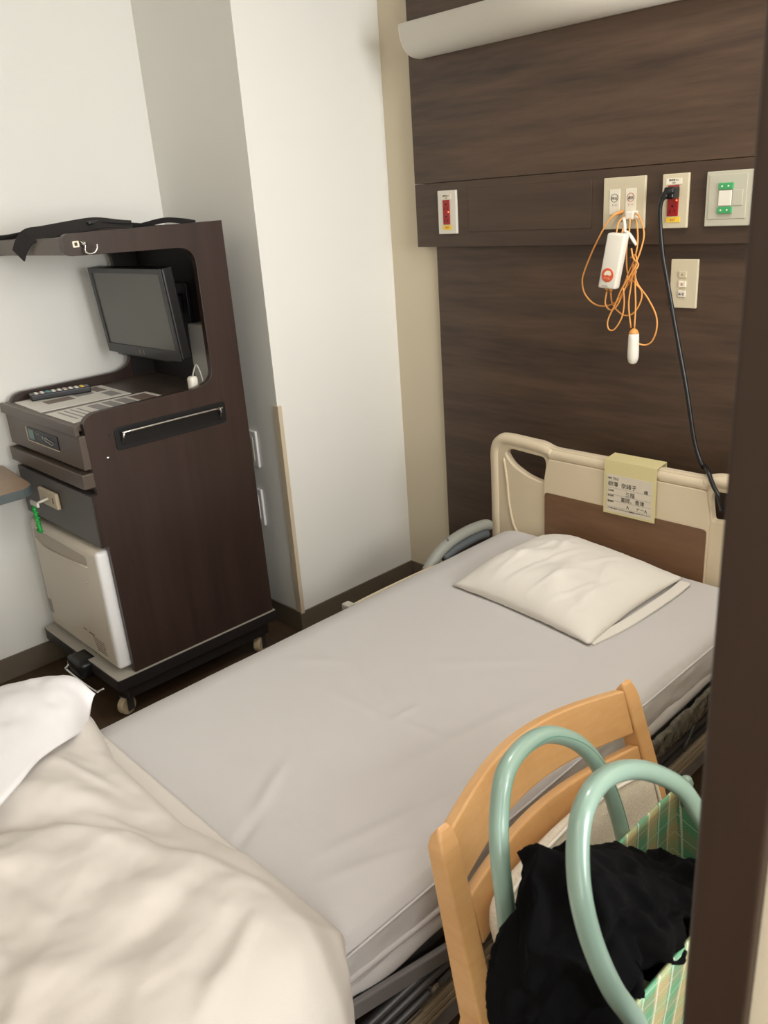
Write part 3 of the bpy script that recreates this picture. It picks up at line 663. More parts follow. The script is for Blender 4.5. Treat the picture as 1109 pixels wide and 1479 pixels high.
rail = tube([(-1.650, 2.031, .34), (-1.650, 2.031, .60), (-1.650, 2.031, .69), (-1.632, 2.031, .722), (-1.595, 2.031, .734), (-1.47, 2.031, .728), (-1.43, 2.031, .716), (-1.40, 2.031, .714),
             (mir(-1.40), 2.031, .714), (mir(-1.43), 2.031, .716), (mir(-1.47), 2.031, .728), (mir(-1.595), 2.031, .734), (mir(-1.632), 2.031, .722), (mir(-1.650), 2.031, .69), (mir(-1.650), 2.031, .60), (mir(-1.650), 2.031, .34)], .0205, 12, 5)
mesh_obj('top_rail', rail, M_cream, hbp, True)
mesh_obj('centre_panel', prism(round_poly([(-1.452, .30, .01), (-1.452, .63, .02), (-1.437, .700, .01), (mir(-1.437), .700, .01), (mir(-1.452), .63, .02), (mir(-1.452), .30, .01)]), 1, HY0-.006, HY0, .002), M_cream, hbp)
mesh_obj('wood_panel', prism(round_poly([(-1.447, .30, .01), (-1.447, .591, .012), (mir(-1.447), .591, .012), (mir(-1.447), .30, .01)]), 1, HY0-.009, HY0-.0062, .0008), M_hbwood, hbp)
for f_ in (lambda x: x, mir):
    mesh_obj('rib', tube([(f_(-1.612), HY0+.001, .67), (f_(-1.600), HY0-.001, .60), (f_(-1.592), HY0-.001, .52), (f_(-1.575), HY0-.001, .45), (f_(-1.545), HY0+.001, .40)], .0045, 8, 5), M_cream, hbp, True)
mesh_obj('footboard', box(-1.66, -.705, .015, .04, .25, .52, .008), M_cream, bed)
# under-bed steelwork
mesh_obj('deck', box(-1.58, -.80, .12, 1.995, .285, .312, .004), M_greym, bed)
mesh_obj('upper_side_rail', box(-.797, -.772, .12, 1.95, .268, .318, .004), M_darkmetal, bed)
mesh_obj('upper_side_rail', box(-1.605, -1.582, .12, 1.95, .268, .318, .004), M_darkmetal, bed)
guard = bmesh.new()
for z in (.247, .222, .194): tube([(-.762, .30, z), (-.762, 1.92, z-.004)], .0085, 8, 0, bm=guard)
for y in (1.52, 1.69): tube([(-.762, y, .262), (-.757, y-.035, .235), (-.757, y-.08, .19)], .006, 6, 3, bm=guard)
mesh_obj('folded_guard_rail', guard, M_darkmetal, bed, True)
b = box(-.760, -.748, -.20, .20, -.016, .016, .003); [setattr(v, 'co', Matrix.Rotation(-.262, 3, 'X') @ v.co + Vector((0, .62, .296))) for v in b.verts]
mesh_obj('tilted_side_bar', b, M_greym, bed)
mesh_obj('guard_pivot', lathe([(.011, -.012), (.011, .012), (.006, .016)], (-.765, .73, .200), 0, 14), M_steel, bed)
mesh_obj('release_lever', box(-.772, -.755, .655, .70, .172, .180, .003), M_steel, bed)
b = box(-.80, -.758, .10, 1.98, .118, .165, .004); box(-.757, -.7545, .10, 1.98, .128, .134, bm=b); box(-.757, -.7545, .10, 1.98, .146, .152, bm=b)
mesh_obj('lower_frame', b, M_beigem, bed)
mesh_obj('lower_frame', box(-1.62, -1.578, .10, 1.98, .118, .165, .004), M_beigem, bed)
mesh_obj('lower_skirt', box(-.79, -.762, .20, 1.90, .070, .112, .004), M_greym, bed)
for y in (.35, 1.75): mesh_obj('cross_beam', box(-1.578, -.80, y-.03, y+.03, .12, .165, .003), M_beigem, bed)
for (y, x) in ((.6, -.86), (1.5, -.86), (.6, -1.52), (1.5, -1.52)):
    mesh_obj('lift_arm', tube([(x, y, .155), (x, y+.16, .29)], .016, 8, 0), M_darkmetal, bed)
mesh_obj('actuator', tube([(-1.19, .8, .20), (-1.19, 1.5, .25)], .03, 12, 0), M_greym, bed)
for (x, y) in ((-.80, .22), (-.80, 1.88), (-1.58, .22), (-1.58, 1.88)): caster(x, y, .4, bed, .118, M_darkmetal, .045)
mesh_obj('side_retainer_bar', tube([(-1.625, 1.325, .385), (-1.636, 1.345, .402), (-1.636, 1.62, .402), (-1.628, 1.72, .395), (-1.615, 1.73, .33)], .0045, 8, 4), M_cream, bed, True)
mesh_obj('side_retainer_clip', box(-1.648, -1.615, 1.322, 1.348, .392, .418, .004), M_edge, bed)
mesh_obj('retainer_post', box(-1.625, -1.603, 1.325, 1.343, .30, .41, .003), M_greym, bed)

# mattress under fitted sheet
cre = [(-1.035, .535, -1.09, .64, -.0035, .012), (-1.085, .62, -1.165, .75, .0042, .013), (-1.105, .99, -1.10, 1.065, .003, .010), (-1.29, .98, -1.11, .99, .0022, .012), (-1.11, 1.0, -.96, 1.02, .0028, .012),
       (-1.33, 1.10, -1.12, 1.02, .002, .012), (-.99, .86, -.90, 1.34, .0028, .02), (-1.035, .665, -.93, .645, .002, .015), (-.93, .62, -.835, .97, .003, .014), (-.88, .60, -.80, .80, .003, .012), (-1.48, 1.0, -1.33, 1.12, .0016, .02), (-1.2, 1.2, -1.0, 1.4, .002, .02)]
XM0, XM1, YM0, YM1 = -1.612, -.762, .06, 2.004
def mdisp(w, n, l):
    z = 0; dx = 0
    ex = min(w.x-XM0, XM1-w.x); k = max(0, min(1, ex/.10))
    if n.z > .3:
        z = .028*(1-(1-k)**2) + ridge(w.x, w.y, cre)*1.25 + .0015*fbm((w.x, w.y, 0), 5, 2)
    if w.x > -1.1 and n.x > .3:
        zz = (w.z-.36)/.06
        dx = .004*fbm((0, w.y*2, w.z*8), 4, 1) - .010*max(0, -zz)
    return Vector((dx, 0, z*max(0, n.z)))
mm = mesh_obj('mattress', soft_box(((XM0+XM1)/2, (YM0+YM1)/2, .3665), ((XM1-XM0)/2, (YM1-YM0)/2, .054), .022, (150, 300, 10), mdisp), M_sheet, None, True)
place_origin(mm); tag(mm, 'mattress under a smooth pale grey fitted sheet on the hospital bed', 'mattress')
mesh_obj('edge_piping', tube([(XM1-.003, .10, .410), (XM1-.001, .56, .411), (XM1-.002, 1.3, .412), (XM1-.003, 1.95, .410)], .0024, 6, 6), M_sheet, mm, True)
mesh_obj('edge_piping', tube([(XM0+.024, .10, .4290), (XM0+.024, 1.0, .4290), (XM0+.024, 1.972, .4290)], .0036, 6, 6), M_sheet, mm, True)
b = tube([(-.775, .10, .340), (-.772, .50, .338), (-.768, .60, .326), (-.772, .70, .322), (-.768, .82, .312), (-.772, 1.0, .318), (-.770, 1.2, .316), (-.773, 1.6, .325), (-.775, 1.9, .33)], lambda q: .010+.003*math.sin(q*23), 10, 6, flat=2.0)
tube([(-.768, .10, .372), (-.764, .50, .366), (-.763, .75, .350), (-.766, 1.05, .338), (-.770, 1.3, .335)], .0045, 8, 6, bm=b, flat=1.6)
mesh_obj('sheet_hem', b, M_sheet, mm, True)

# pillow
def pillow():
    bm = bmesh.new(); NU, NV = 64, 56
    A, B, Cq, D = Vector((-1.425, 1.545, .455)), Vector((-.955, 1.505, .455)), Vector((-.952, 1.958, .462)), Vector((-1.405, 1.992, .462))
    folds = [(.12, .15, .42, .55, .010, .05), (.30, .05, .45, .45, -.007, .04), (.62, .10, .55, .5, .009, .05), (.70, .08, .80, .55, -.006, .045), (.80, .15, .72, .75, .006, .04), (.15, .55, .5, .72, .005, .05), (.9, .1, .6, .3, -.007, .04), (.05, .3, .3, .35, .006, .03), (.25, .12, .30, .62, .006, .014), (.36, .10, .50, .70, .006, .016), (.52, .06, .62, .42, .006, .013), (.66, .05, .78, .38, .007, .014), (.80, .06, .84, .50, .006, .013), (.10, .18, .24, .40, .005, .014), (.88, .20, .70, .62, .005, .014), (.42, .45, .30, .90, .005, .02), (.60, .5, .75, .92, .004, .02)]
    top = []; bot = []
    for i in range(NU+1):
        rt, rb = [], []
        for j in range(NV+1):
            u_, v_ = i/NU, j/NV
            base = A*(1-u_)*(1-v_)+B*u_*(1-v_)+Cq*u_*v_+D*(1-u_)*v_+Vector((0, 0, .004))
            a, c = abs(2*u_-1), abs(2*v_-1)
            pin = 1-.035*(1-a**2)*(c**6)-.0
            base = base+(Vector((-1.185, 1.75, base.z))-base)*(.05*((1-a*a)*c**5+(1-c*c)*a**5))
            th = max(0, (1-a**3.2)*(1-c**3.0))**.62
            lean = .112-.018*v_-.034*u_
            z = th*lean*.86
            wr = ridge(u_, v_, folds)*th**.6 + .004*fbm((u_*2, v_*2, 0), 2.5, 3)*th + .0035*abs(fbm((u_*9, v_*3, 0), 1.2, 6))*(1-th)
            e = i in (0, NU) or j in (0, NV)
            tv_ = bm.verts.new(base+Vector((0, 0, z+wr-.004)))
            rt.append(tv_); rb.append(tv_ if e else bm.verts.new(Vector((base.x, base.y, max(.4525, base.z-.004-.02*th)))))
        top.append(rt); bot.append(rb)
    for i in range(NU):
        for j in range(NV):
            bm.faces.new((top[i][j], top[i+1][j], top[i+1][j+1], top[i][j+1]))
            q = (bot[i][j], bot[i][j+1], bot[i+1][j+1], bot[i+1][j])
            if len(set(q)) == 4:
                try: bm.faces.new(q)
                except ValueError: pass
    return bm
p = mesh_obj('pillow', pillow(), M_pillow, None, True); place_origin(p); tag(p, 'plump creased white pillow lying by the headboard on the bed', 'pillow')
b = ribbon([(-.965, 1.52, .4525), (-.945, 1.65, .4530), (-.938, 1.85, .4535), (-.940, 1.945, .456)], .03, .004, wdir=(1, 0, 0))
mesh_obj('pillowcase_flap', b, M_pillow, p)

# duvet folded on the foot of the bed
DF = [(-1.55, .10, -1.20, .44, .014, .035), (-1.42, .0, -1.22, .36, -.010, .03), (-1.32, .02, -1.12, .30, .014, .03), (-1.28, .30, -1.02, .40, .008, .016), (-1.05, .10, -.80, .30, .016, .04), (-1.15, .16, -.90, .20, -.010, .025),
      (-.92, .44, -.86, .16, -.010, .025), (-.98, .36, -.80, .42, .008, .02), (-1.22, .36, -1.05, .47, .007, .012), (-1.38, .40, -1.24, .46, .007, .014), (-1.12, .42, -1.0, .44, -.008, .02), (-1.18, .22, -.98, .26, -.008, .02),
      (-.80, .46, -.72, .30, .009, .016), (-.88, .30, -.70, .10, -.010, .03), (-.95, .20, -.80, .05, .010, .02), (-1.35, .22, -1.15, .10, .010, .018), (-1.45, .30, -1.36, .16, -.009, .016), (-1.08, .02, -.95, .18, -.008, .018)]
def lobe(x, y):
    ye = .50-.10*max(0, (-.86-x)/.30)-.25*max(0, (-1.10-x)/.4)
    t_ = max(0, min(1, (ye-y)/.05+.5)); t_ = t_*t_*(3-2*t_)
    return .030*t_*max(0, min(1, (x+1.32)/.22))
def duvet():
    bm = bmesh.new(); NU, NV = 260, 150
    xl, xr, z0 = -1.620, -.748, .4525; Y0, Y1 = -.16, .548
    Ls, Rf, Dn = xr-xl, .16, .22      # straight run, fan arc on each side, drop length
    grid = []
    tot = Dn+Rf+Ls+Rf+Dn
    for i in range(NU+1):
        s_ = tot*i/NU; row = []
        if s_ < Dn: base = Vector((xl, 0, z0-(Dn-s_))); nn = Vector((-1, 0, 0)); px_ = xl
        elif s_ < Dn+Rf:
            a = (s_-Dn)/Rf*math.pi/2; base = Vector((xl, 0, z0)); nn = Vector((-math.cos(a), 0, math.sin(a))); px_ = xl
        elif s_ < Dn+Rf+Ls: base = Vector((xl+s_-Dn-Rf, 0, z0)); nn = Vector((0, 0, 1)); px_ = base.x
        elif s_ < Dn+2*Rf+Ls:
            a = (s_-Dn-Rf-Ls)/Rf*math.pi/2; base = Vector((xr, 0, z0)); nn = Vector((math.sin(a), 0, math.cos(a))); px_ = xr
        else: base = Vector((xr, 0, z0-(s_-Dn-2*Rf-Ls))); nn = Vector((1, 0, 0)); px_ = xr
        for j in range(NV+1):
            v_ = j/NV; y = Y0+(Y1-Y0)*v_
            # rounded far edge with a thin flat lip on the left half
            lip = .035*max(0, min(1, (-.98-px_)/.15))*max(0, min(1, (px_+1.55)/.15))
            de = max(0, Y1-lip-y); k = min(1, de/.13); far = math.sqrt(max(0, 1-(1-k)**2))
            dn_ = y-Y0; k2 = min(1, dn_/.10); near = math.sqrt(max(0, 1-(1-k2)**2))
            th = (.112-.036*max(0, min(1, (px_+1.45)/.4))+.014*max(0, min(1, (px_+1.0)/.2)))*far*near + .006
            if nn.x < 0: th *= 1-.45*abs(nn.x)
            wr = ridge(px_+nn.x*.12, y, DF)+.012*fbm((px_+nn.x*.1, y, 0), 4.5, 4)+.004*fbm((px_*1.0+nn.x*.1, y*.6, base.z), 13, 5)+lobe(px_+nn.x*.12, y)+.010*math.exp(-((Y1-.022-y)/.012)**2)*max(0, min(1, (-1.02-px_)/.1))-.022*math.exp(-((y-.455)/.045)**2)*max(0, min(1, (-1.0-px_)/.15))
            th = th+wr*far*near
            # the right end droops a little towards the camera
            yy = y-.05*max(0, nn.x)*(1-v_)-.018*max(0, nn.x)
            row.append(bm.verts.new(Vector((base.x, yy, base.z))+nn*max(.004, th)))
        grid.append(row)
    for i in range(NU):
        for j in range(NV): bm.faces.new((grid[i][j], grid[i+1][j], grid[i+1][j+1], grid[i][j+1]))
    # inner side, a little off the bed
    g2 = [[bm.verts.new(v.co) for v in row] for row in grid]
    for i in range(NU+1):
        s_ = tot*i/NU
        if s_ < Dn: q = (xl-.003, z0-(Dn-s_))
        elif s_ < Dn+Rf: q = (xl-.003, z0+.003)
        elif s_ < Dn+Rf+Ls: q = (xl+s_-Dn-Rf, z0)
        elif s_ < Dn+2*Rf+Ls: q = (xr+.003, z0+.003)
        else: q = (xr+.003, z0-(s_-Dn-2*Rf-Ls))
        for j in range(NV+1):
            c = g2[i][j].co; c.x = q[0]; c.z = min(q[1], grid[i][j].co.z-.0005)
    for i in range(NU):
        for j in range(NV): bm.faces.new((g2[i][j+1], g2[i+1][j+1], g2[i+1][j], g2[i][j]))
    for i in range(NU):
        bm.faces.new((grid[i][0], g2[i][0], g2[i+1][0], grid[i+1][0])); bm.faces.new((grid[i][NV], grid[i+1][NV], g2[i+1][NV], g2[i][NV]))
    for j in range(NV):
        bm.faces.new((grid[0][j], grid[0][j+1], g2[0][j+1], g2[0][j])); bm.faces.new((grid[NU][j], g2[NU][j], g2[NU][j+1], grid[NU][j+1]))
    return bm
dv = mesh_obj('duvet', duvet(), M_duvet, None, True); place_origin(dv)
tag(dv, 'puffy white duvet folded over the foot of the bed, nearest the camera', 'duvet')
# turned-back corner of the duvet at the wall side
def corner():
    bm = bmesh.new(); NU, NV = 50, 36
    # control rows across from the seam (v=0) to the outer edge (v=1)
    seam = [Vector(q) for q in ((-1.515, .512, .500), (-1.415, .446, .560), (-1.350, .368, .592), (-1.284, .300, .606), (-1.20, .18, .606))]
    mid = [Vector(q) for q in ((-1.520, .530, .540), (-1.500, .490, .592), (-1.49, .42, .615), (-1.46, .33, .622), (-1.42, .20, .615))]
    edge = [Vector(q) for q in ((-1.520, .545, .562), (-1.575, .522, .590), (-1.630, .462, .592), (-1.655, .38, .590), (-1.66, .24, .585))]
    hang = [Vector(q) for q in ((-1.555, .535, .520), (-1.640, .50, .50), (-1.70, .44, .47), (-1.73, .35, .45), (-1.74, .22, .45))]
    def C(L, t_):
        K = catmull(L, 10); f_ = t_*40; i0 = min(39, int(f_)); return K[i0].lerp(K[i0+1], f_-i0)
    rows = []
    for i in range(NU+1):
        a = i/NU; P = [C(L, a) for L in (seam, mid, edge, hang)]; cc = catmull(P, 12); row = []
        for j in range(NV+1):
            p_ = cc[j].copy()
            w = math.sin(math.pi*min(1, a*1.0+.05))*math.sin(math.pi*j/NV)
            p_ += Vector((0, 0, 1))*(.010*fbm((p_.x, p_.y, 0), 7, 9)+.004*fbm((p_.x, p_.y, 0), 20, 2))*w
            row.append(bm.verts.new(p_))
        rows.append(row)
    for i in range(NU):
        for j in range(NV): bm.faces.new((rows[i][j], rows[i+1][j], rows[i+1][j+1], rows[i][j+1]))
    return bm
tb = mesh_obj('turned_back_corner', corner(), M_duvet2, dv, True)
md = tb.modifiers.new('thickness', 'SOLIDIFY'); md.thickness = .008; md.offset = 0

# card holder on the headboard
t = thing('name_card_holder', 'yellow name card holder hung over the headboard rail', 'card', (-1.152, 2.02, .575))
CX0, CX1 = -1.234, -1.071; fy, by = 2.0035, 2.058
prof = [(fy, .577), (fy, .738), (by, .744), (by, .700), (by-.0018, .700), (by-.0018, .7425), (fy+.0018, .7362), (fy+.0018, .577)]
mesh_obj('holder', prism([Vector(q) for q in prof], 0, CX0, CX1), M_card, t)
mesh_obj('paper_card', box(CX0+.010, CX1-.010, fy-.0010, fy, .584, .697), M_cardp, t)
ty = fy-.0013
def ct(s, size, x, z, m=M_ink): text(s, size, (CX0+x, ty, z), (1, 0, 0), (0, 0, 1), m, t, 'handwriting')
ct('病室', .006, .014, .684); ct('703', .012, .030, .6815)
ct('柳澤  奈緒子', .0165, .014, .6630); ct('様', .0130, .128, .6580)
ct('主治医', .0065, .014, .6470); ct('三階', .0155, .070, .6395)
ct('担当医', .0065, .014, .6310); ct('富岡、青津', .0150, .056, .6215)
ct('看護師', .0065, .014, .6135); ct('A      ナーA', .0130, .075, .6030)
ct('ご不明な点がございましたら看護師までお声かけください', .0053, .014, .5930)
b = bmesh.new()
for z in (.657, .637, .6185, .6): box(CX0+.012, CX1-.012, ty-.0001, ty+.0002, z, z+.0006, bm=b)
mesh_obj('ruled_line', b, M_print, t)

# bed remote hung on the wall side
t = thing('bed_remote', 'grey bed remote grip at the wall side of the mattress near the headboard', 'remote control', (-1.66, 1.83, .32))
b = tube([(-1.648, 1.672, .385), (-1.648, 1.71, .415), (-1.648, 1.77, .443), (-1.648, 1.86, .456), (-1.648, 1.95, .452), (-1.648, 1.978, .442)], .018, 12, 6)
mesh_obj('grip', b, M_remote, t, True)
b = tube([(-1.636, 1.74, .408), (-1.634, 1.80, .424), (-1.634, 1.90, .430), (-1.634, 1.95, .425)], .014, 10, 5); mesh_obj('key_pad', b, M_remoted, t, True)
mesh_obj('grip_stem', tube([(-1.648, 1.69, .40), (-1.650, 1.68, .30)], .010, 8, 0), M_remote, t, True)
text('II', .016, (-1.636, 1.762, .460), (.0, 1, .25), (-.5, -.2, .9), M_blackp, t, 'lettering')

# crumpled clear plastic cover and orange tag tucked under the mattress
def crum(w, n, l): return n*(.0035*fbm(w, 55, 3))+Vector((0, 0, .005*fbm(w, 12, 8)))
t = tag(mesh_obj('plastic_cover', soft_box((-.746, 1.62, .292), (.008, .21, .030), (.006, .02, .02), (4, 90, 14), lambda w, n, l: Vector((.006*fbm(w, 22, 3)+.003*abs(fbm(w, 70, 6)), 0, .006*fbm(w, 12, 8)))), M_vinyl, None, True), 'crumpled smoky plastic cover tucked along the bed rail under the mattress', 'plastic cover'); place_origin(t)
t = thing('orange_tag', 'orange and white tag at the head end of the bed rail', 'tag', (-.75, 1.88, .30))
mesh_obj('orange_part', soft_box((-.752, 1.875, .315), (.016, .03, .014), .006, (4, 6, 4), crum), mat('orange_tape', (208, 92, 52), .5), t, True)
mesh_obj('white_part', soft_box((-.750, 1.905, .338), (.018, .035, .012), .006, (4, 6, 4)), M_fridge2, t, True)

# ------------------------------------------------------------------ chair
ch = thing('dining_chair', 'light beech chair with a linen back pad standing beside the bed', 'chair', (-.36, .86, 0))
def bx(z): return -.620+.30*(.68-z)    # front plane of the raked back
def post(sgn):
    y_out_top, y_out_bot = (.625, .598) if sgn < 0 else (1.126, 1.145)
    bm = bmesh.new(); rows = []
    zs = [0, .15, .30, .40, .46, .52, .58, .62, .655, .672, .681, .684]
    for z in zs:
        if z >= .40: xf = bx(z)
        else: xf = bx(.40)-.075*((.40-z)/.40)**1.3
        k = max(0, (z-.3)/.38); dep = .050-.020*k
        if z > .65: dep *= max(.35, 1-((z-.65)/.034)**2*.65)
        y0 = y_out_bot+(y_out_top-y_out_bot)*max(0, min(1, (z-.30)/.38)); wid = .036
        ins = 0 if z < .655 else .0045*((z-.655)/.029)**2*1.6
        ya, yb = (y0, y0+wid) if sgn < 0 else (y0-wid, y0)
        xb = xf-.050-.0*k if z < .4 else xf-dep
        if z > .65: xf2 = xf-.006*((z-.65)/.034)**2
        else: xf2 = xf
        rows.append([Vector((xf2, ya+ins, z)), Vector((xf2, yb-ins, z)), Vector((xb, yb-ins, z)), Vector((xb, ya+ins, z))])
    rings = [[bm.verts.new(p_) for p_ in r_] for r_ in rows]
    for A, B in zip(rings, rings[1:]):
        for k in range(4): bm.faces.new((A[k], A[(k+1) % 4], B[(k+1) % 4], B[k]))
    bm.faces.new(rings[0][::-1]); bm.faces.new(rings[-1])
    bmesh.ops.recalc_face_normals(bm, faces=bm.faces)
    es = [e for e in bm.edges if e.calc_face_angle(0) > .9]
    bmesh.ops.bevel(bm, geom=es, offset=.0045, segments=3, profile=.5, affect='EDGES')
    return bm
mesh_obj('rear_leg', post(-1), M_beech, ch); mesh_obj('rear_leg', post(1), M_beech, ch)
def slat(zt, zb, ya, yb, bow, th, arch=0, proud=0):
    bm = bmesh.new(); N = 24; rings = []
    for i in range(N+1):
        q = i/N; y = ya+(yb-ya)*q; sag = math.sin(math.pi*q)
        pts = []
        for (z, o) in ((zt+arch*sag, 0), (zb+arch*.3*sag, 0)):
            x = bx(z)-.004-bow*sag-proud; pts.append(Vector((x, y, z)))
        T_, B_ = pts; ring = [T_, B_, B_-Vector((th, 0, th*.3)), T_-Vector((th, 0, th*.3))]
        rings.append([bm.verts.new(p_) for p_ in ring])
    for A, B in zip(rings, rings[1:]):
        for k in range(4): bm.faces.new((A[k], A[(k+1) % 4], B[(k+1) % 4], B[k]))
    bm.faces.new(rings[0][::-1]); bm.faces.new(rings[-1])
    bmesh.ops.recalc_face_normals(bm, faces=bm.faces)
    es = [e for e in bm.edges if e.calc_face_angle(0) > .9]
    bmesh.ops.bevel(bm, geom=es, offset=.003, segments=2, profile=.5, affect='EDGES')
    return bm
mesh_obj('top_rail', slat(.676, .600, .655, 1.092, .042, .020, .012), M_beechY, ch)
mesh_obj('lower_rail', slat(.577, .505, .652, 1.095, .034, .018), M_beechY, ch)
mesh_obj('seat_rail', box(bx(.37)-.02, bx(.37), .632, 1.108, .335, .372, .003), M_beechY, ch)
# back pad
def padd(w, n, l):
    return Vector((-.3*(w.z-.478)-.026*math.cos(math.pi*l.y/.43)*.9*max(0, min(1, (w.z-.40)/.1)), 0, 0))+n*.002*fbm(w, 9, 4)
pc = bx(.478)+.020
pad = mesh_obj('back_pad', soft_box((pc, .868, .484), (.015, .210, .083), (.012, .035, .035), (4, 40, 18), padd), M_linen, ch, True)
ringp = []
for k in range(72):
    a = 2*math.pi*k/72; cy = math.copysign(abs(math.cos(a))**.35, math.cos(a))*.208; cz_ = math.copysign(abs(math.sin(a))**.35, math.sin(a))*.081
    w = Vector((pc+.010, .868+cy, .484+cz_)); ringp.append(w+padd(w, Vector((0, 0, 0)), Vector((0, cy, cz_))))
mesh_obj('piping', tube(ringp, .0028, 6, 0, True), M_pipe, pad, True)
# seat
mesh_obj('seat_frame', prism(round_poly([(bx(.38)+.002, .612, .01), (-.13, .590, .03), (-.13, 1.125, .03), (bx(.38)+.002, 1.105, .01)]), 2, .345, .375, .003), M_beech, ch)
mesh_obj('seat_cushion', soft_box((-.315, .858, .388), (.175, .238, .014), (.03, .03, .012), (20, 24, 4)), M_linen, ch, True)
for y in (.605, 1.075): mesh_obj('front_leg', box(-.172, -.136, y, y+.036, 0, .345, .005), M_beech, ch)
for y in (.612, 1.085): mesh_obj('stretcher', box(bx(.4)-.03, -.17, y, y+.018, .16, .19, .003), M_beech, ch)

# ------------------------------------------------------------------ bag with black clothing
bag = thing('tote_bag', 'green plaid woven tote bag with mint tube handles standing on the chair', 'bag', (-.37, .78, .4025))
def bagmesh():
    bm = bmesh.new(); zb, N = .4035, 14
    def ring(t_, inset):
        # rectangle growing upwards, back rim lower at its ends
        x0 = -.470+.0*t_+inset; x1 = -.330+.028*t_-inset; y0 = .590-.035*t_+inset; y1 = .965+.035*t_-inset
        pts = []
        n1, n2 = 14, 8
        for i in range(n1): q = i/n1; pts.append((x0, y1+(y0-y1)*q, 'b', q))
        for i in range(n2): q = i/n2; pts.append((x0+(x1-x0)*q, y0, 'l', q))
        for i in range(n1): q = i/n1; pts.append((x1, y0+(y1-y0)*q, 'f', q))
        for i in range(n2): q = i/n2; pts.append((x1+(x0-x1)*q, y1, 'r', q))
        out = []
        for (x, y, s_, q) in pts:
            top = {'b': .622, 'l': .64-.03*math.sin(math.pi*q), 'f': .694, 'r': .640-.045*math.sin(math.pi*q)}[s_]
            bow = math.sin(math.pi*q)*t_
            if s_ == 'b': x -= .004*bow
            if s_ == 'f': x += .010*bow; top += .006*math.sin(math.pi*q)
            if s_ == 'r': y -= .030*bow
            if s_ == 'l': y += .02*bow
            z = zb+(top-zb)*t_ + inset*.0
            out.append(bm.verts.new(Vector((x+.002*fbm((x, y, z), 12, 1), y, z))))
        return out
    outer = [ring(i/N, 0) for i in range(N+1)]; inner = [ring(i/N, .004) for i in range(N, 0, -1)]
    allr = outer+inner; K = len(outer[0])
    for A, B in zip(allr, allr[1:]):
        for k in range(K): bm.faces.new((A[k], A[(k+1) % K], B[(k+1) % K], B[k]))
    bm.faces.new(outer[0][::-1]); bm.faces.new(inner[-1])
    return bm
mesh_obj('woven_body', bagmesh(), M_plaid, bag, True)
h1 = [(-.473,.578,.600),(-.470,.580,.66),(-.474,.581,.705),(-.485,.587,.759),(-.5,.605,.799),(-.51,.627,.835),(-.52,.664,.843),(-.525,.709,.839),(-.525,.75,.822),(-.52,.798,.784),(-.51,.83,.737),(-.5,.854,.673),(-.488,.865,.61),(-.480,.866,.57)]
h2 = [(-.285,.575,.60),(-.280,.555,.66),(-.27,.521,.745),(-.28,.492,.808),(-.3,.488,.853),(-.315,.491,.897),(-.33,.509,.93),(-.34,.534,.95),(-.35,.578,.947),(-.355,.634,.924),(-.355,.692,.885),(-.345,.74,.84),(-.33,.766,.787),(-.303,.79,.72),(-.284,.80,.66),(-.284,.80,.61)]
hd = mesh_obj('handle', tube(h1, .0115, 14, 6), M_mint, bag, True)
mesh_obj('handle_seam', tube([Vector(p_)+Vector((.0105, .004, 0)) for p_ in h1], .0012, 5, 6), mat('mint_seam', (96, 140, 120), .5), hd, True)
mesh_obj('handle', tube(h2, .0105, 14, 6), M_mint, bag, True)
mesh_obj('toggle', lathe([(.004, -.010), (.009, -.006), (.010, .004), (.007, .012), (.002, .015)], (-.452, .982, .640), 2, 14), M_mint, bag, True)
mesh_obj('toggle_cord', tube([(-.452, .982, .632), (-.456, .985, .60)], .005, 8, 0), M_mint, bag, True)

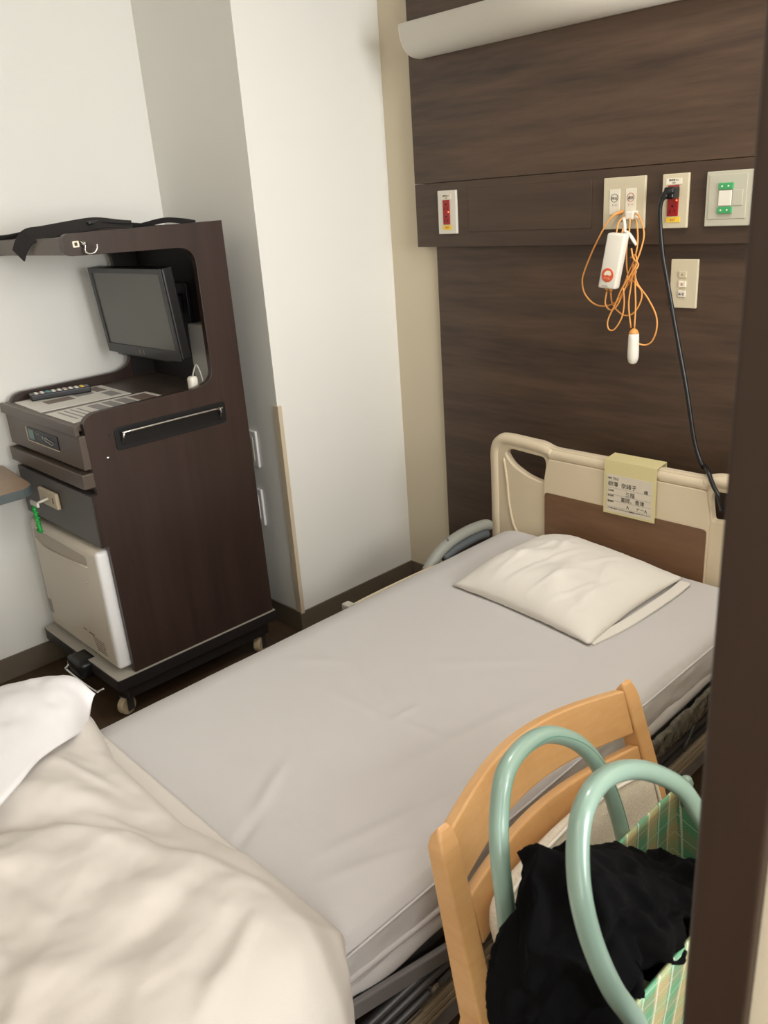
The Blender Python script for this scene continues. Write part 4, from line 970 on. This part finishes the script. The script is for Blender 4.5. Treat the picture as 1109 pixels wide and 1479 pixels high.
def cdisp(w, n, l):
    p_ = Vector((0, 0, 0))
    a = fbm((w.x*1.0, w.y*1.0, w.z*1.4), 6.5, 11); f1 = abs(math.sin(13*w.y+9*w.x+4*a+8*w.z))*2-1
    p_ += n*(.022*a-.010*f1-.005*abs(math.sin(34*w.y-30*w.x+7*a)))
    p_.z += -.62*(w.y-.66) if w.y > .60 else -.62*(-.06)-.10*(.60-w.y)
    p_.z += .020*math.exp(-((w.y-.60)/.06)**2-((w.x+.44)/.05)**2)*(1 if n.z > 0 else 0)
    if l.y < -.13: p_.z -= .5*(-.13-l.y)
    if w.y < .66: p_.y -= .75*max(0, .715-w.z)*min(1, (.66-w.y)/.06)
    if l.x > .03 and n.z < .5 and w.y < .60: p_.x += .015; p_.z -= .02
    return p_
cl = mesh_obj('black_garment', soft_box((-.386, .710, .690), (.080, .218, .068), (.080, .13, .062), (56, 96, 40), cdisp), M_cloth, None, True)
place_origin(cl); tag(cl, 'crumpled black knitted garment stuffed into the top of the plaid bag', 'clothing')

# ------------------------------------------------------------------ overbed table with leaflet rack
t = thing('side_table', 'round-cornered tan table top with grey rubber edge at the left wall', 'table', (-2.6, .55, 0))
op = [(-2.772, .18, .02), (-2.445, .18, .05), (-2.445, .838, .05), (-2.772, .862, .02)]
mesh_obj('table_top', prism(round_poly(op), 2, .7315, .7500), M_tabletop, t)
op2 = [(-2.775, .176, .02), (-2.440, .176, .055), (-2.440, .842, .055), (-2.775, .866, .02)]
mesh_obj('edge_band', prism(round_poly(op2), 2, .7215, .7485, .002), M_rubber, t)
mesh_obj('leg', box(-2.74, -2.68, .30, .36, .03, .7215, .004), M_greym, t)
mesh_obj('foot', box(-2.76, -2.40, .29, .37, .0, .03, .006), M_greym, t)
t = thing('leaflet_rack', 'thin wire rack holding pale blue leaflets on the tan table', 'rack', (-2.72, .72, .7502))
b = tube([(-2.69, .80, .752), (-2.69, .80, .825), (-2.69, .62, .835)], .0014, 6, 0); tube([(-2.735, .80, .752), (-2.735, .80, .832), (-2.735, .62, .842)], .0014, 6, 0, bm=b)
tube([(-2.735, .80, .832), (-2.69, .80, .825)], .0014, 6, 0, bm=b); tube([(-2.735, .80, .752), (-2.69, .80, .752), (-2.69, .62, .752), (-2.735, .62, .752)], .0014, 6, 0, True, bm=b)
tube([(-2.69, .62, .752), (-2.69, .62, .835), (-2.735, .62, .842), (-2.735, .62, .752)], .0014, 6, 0, bm=b)
mesh_obj('wire_frame', b, M_wire, t)
t = tag(mesh_obj('leaflet', box(-2.728, -2.700, .635, .775, .7536, .855, .002), mat('pale_blue_paper', (176, 182, 196), .6), None), 'stack of pale blue leaflets standing in the wire rack', 'leaflets'); place_origin(t)
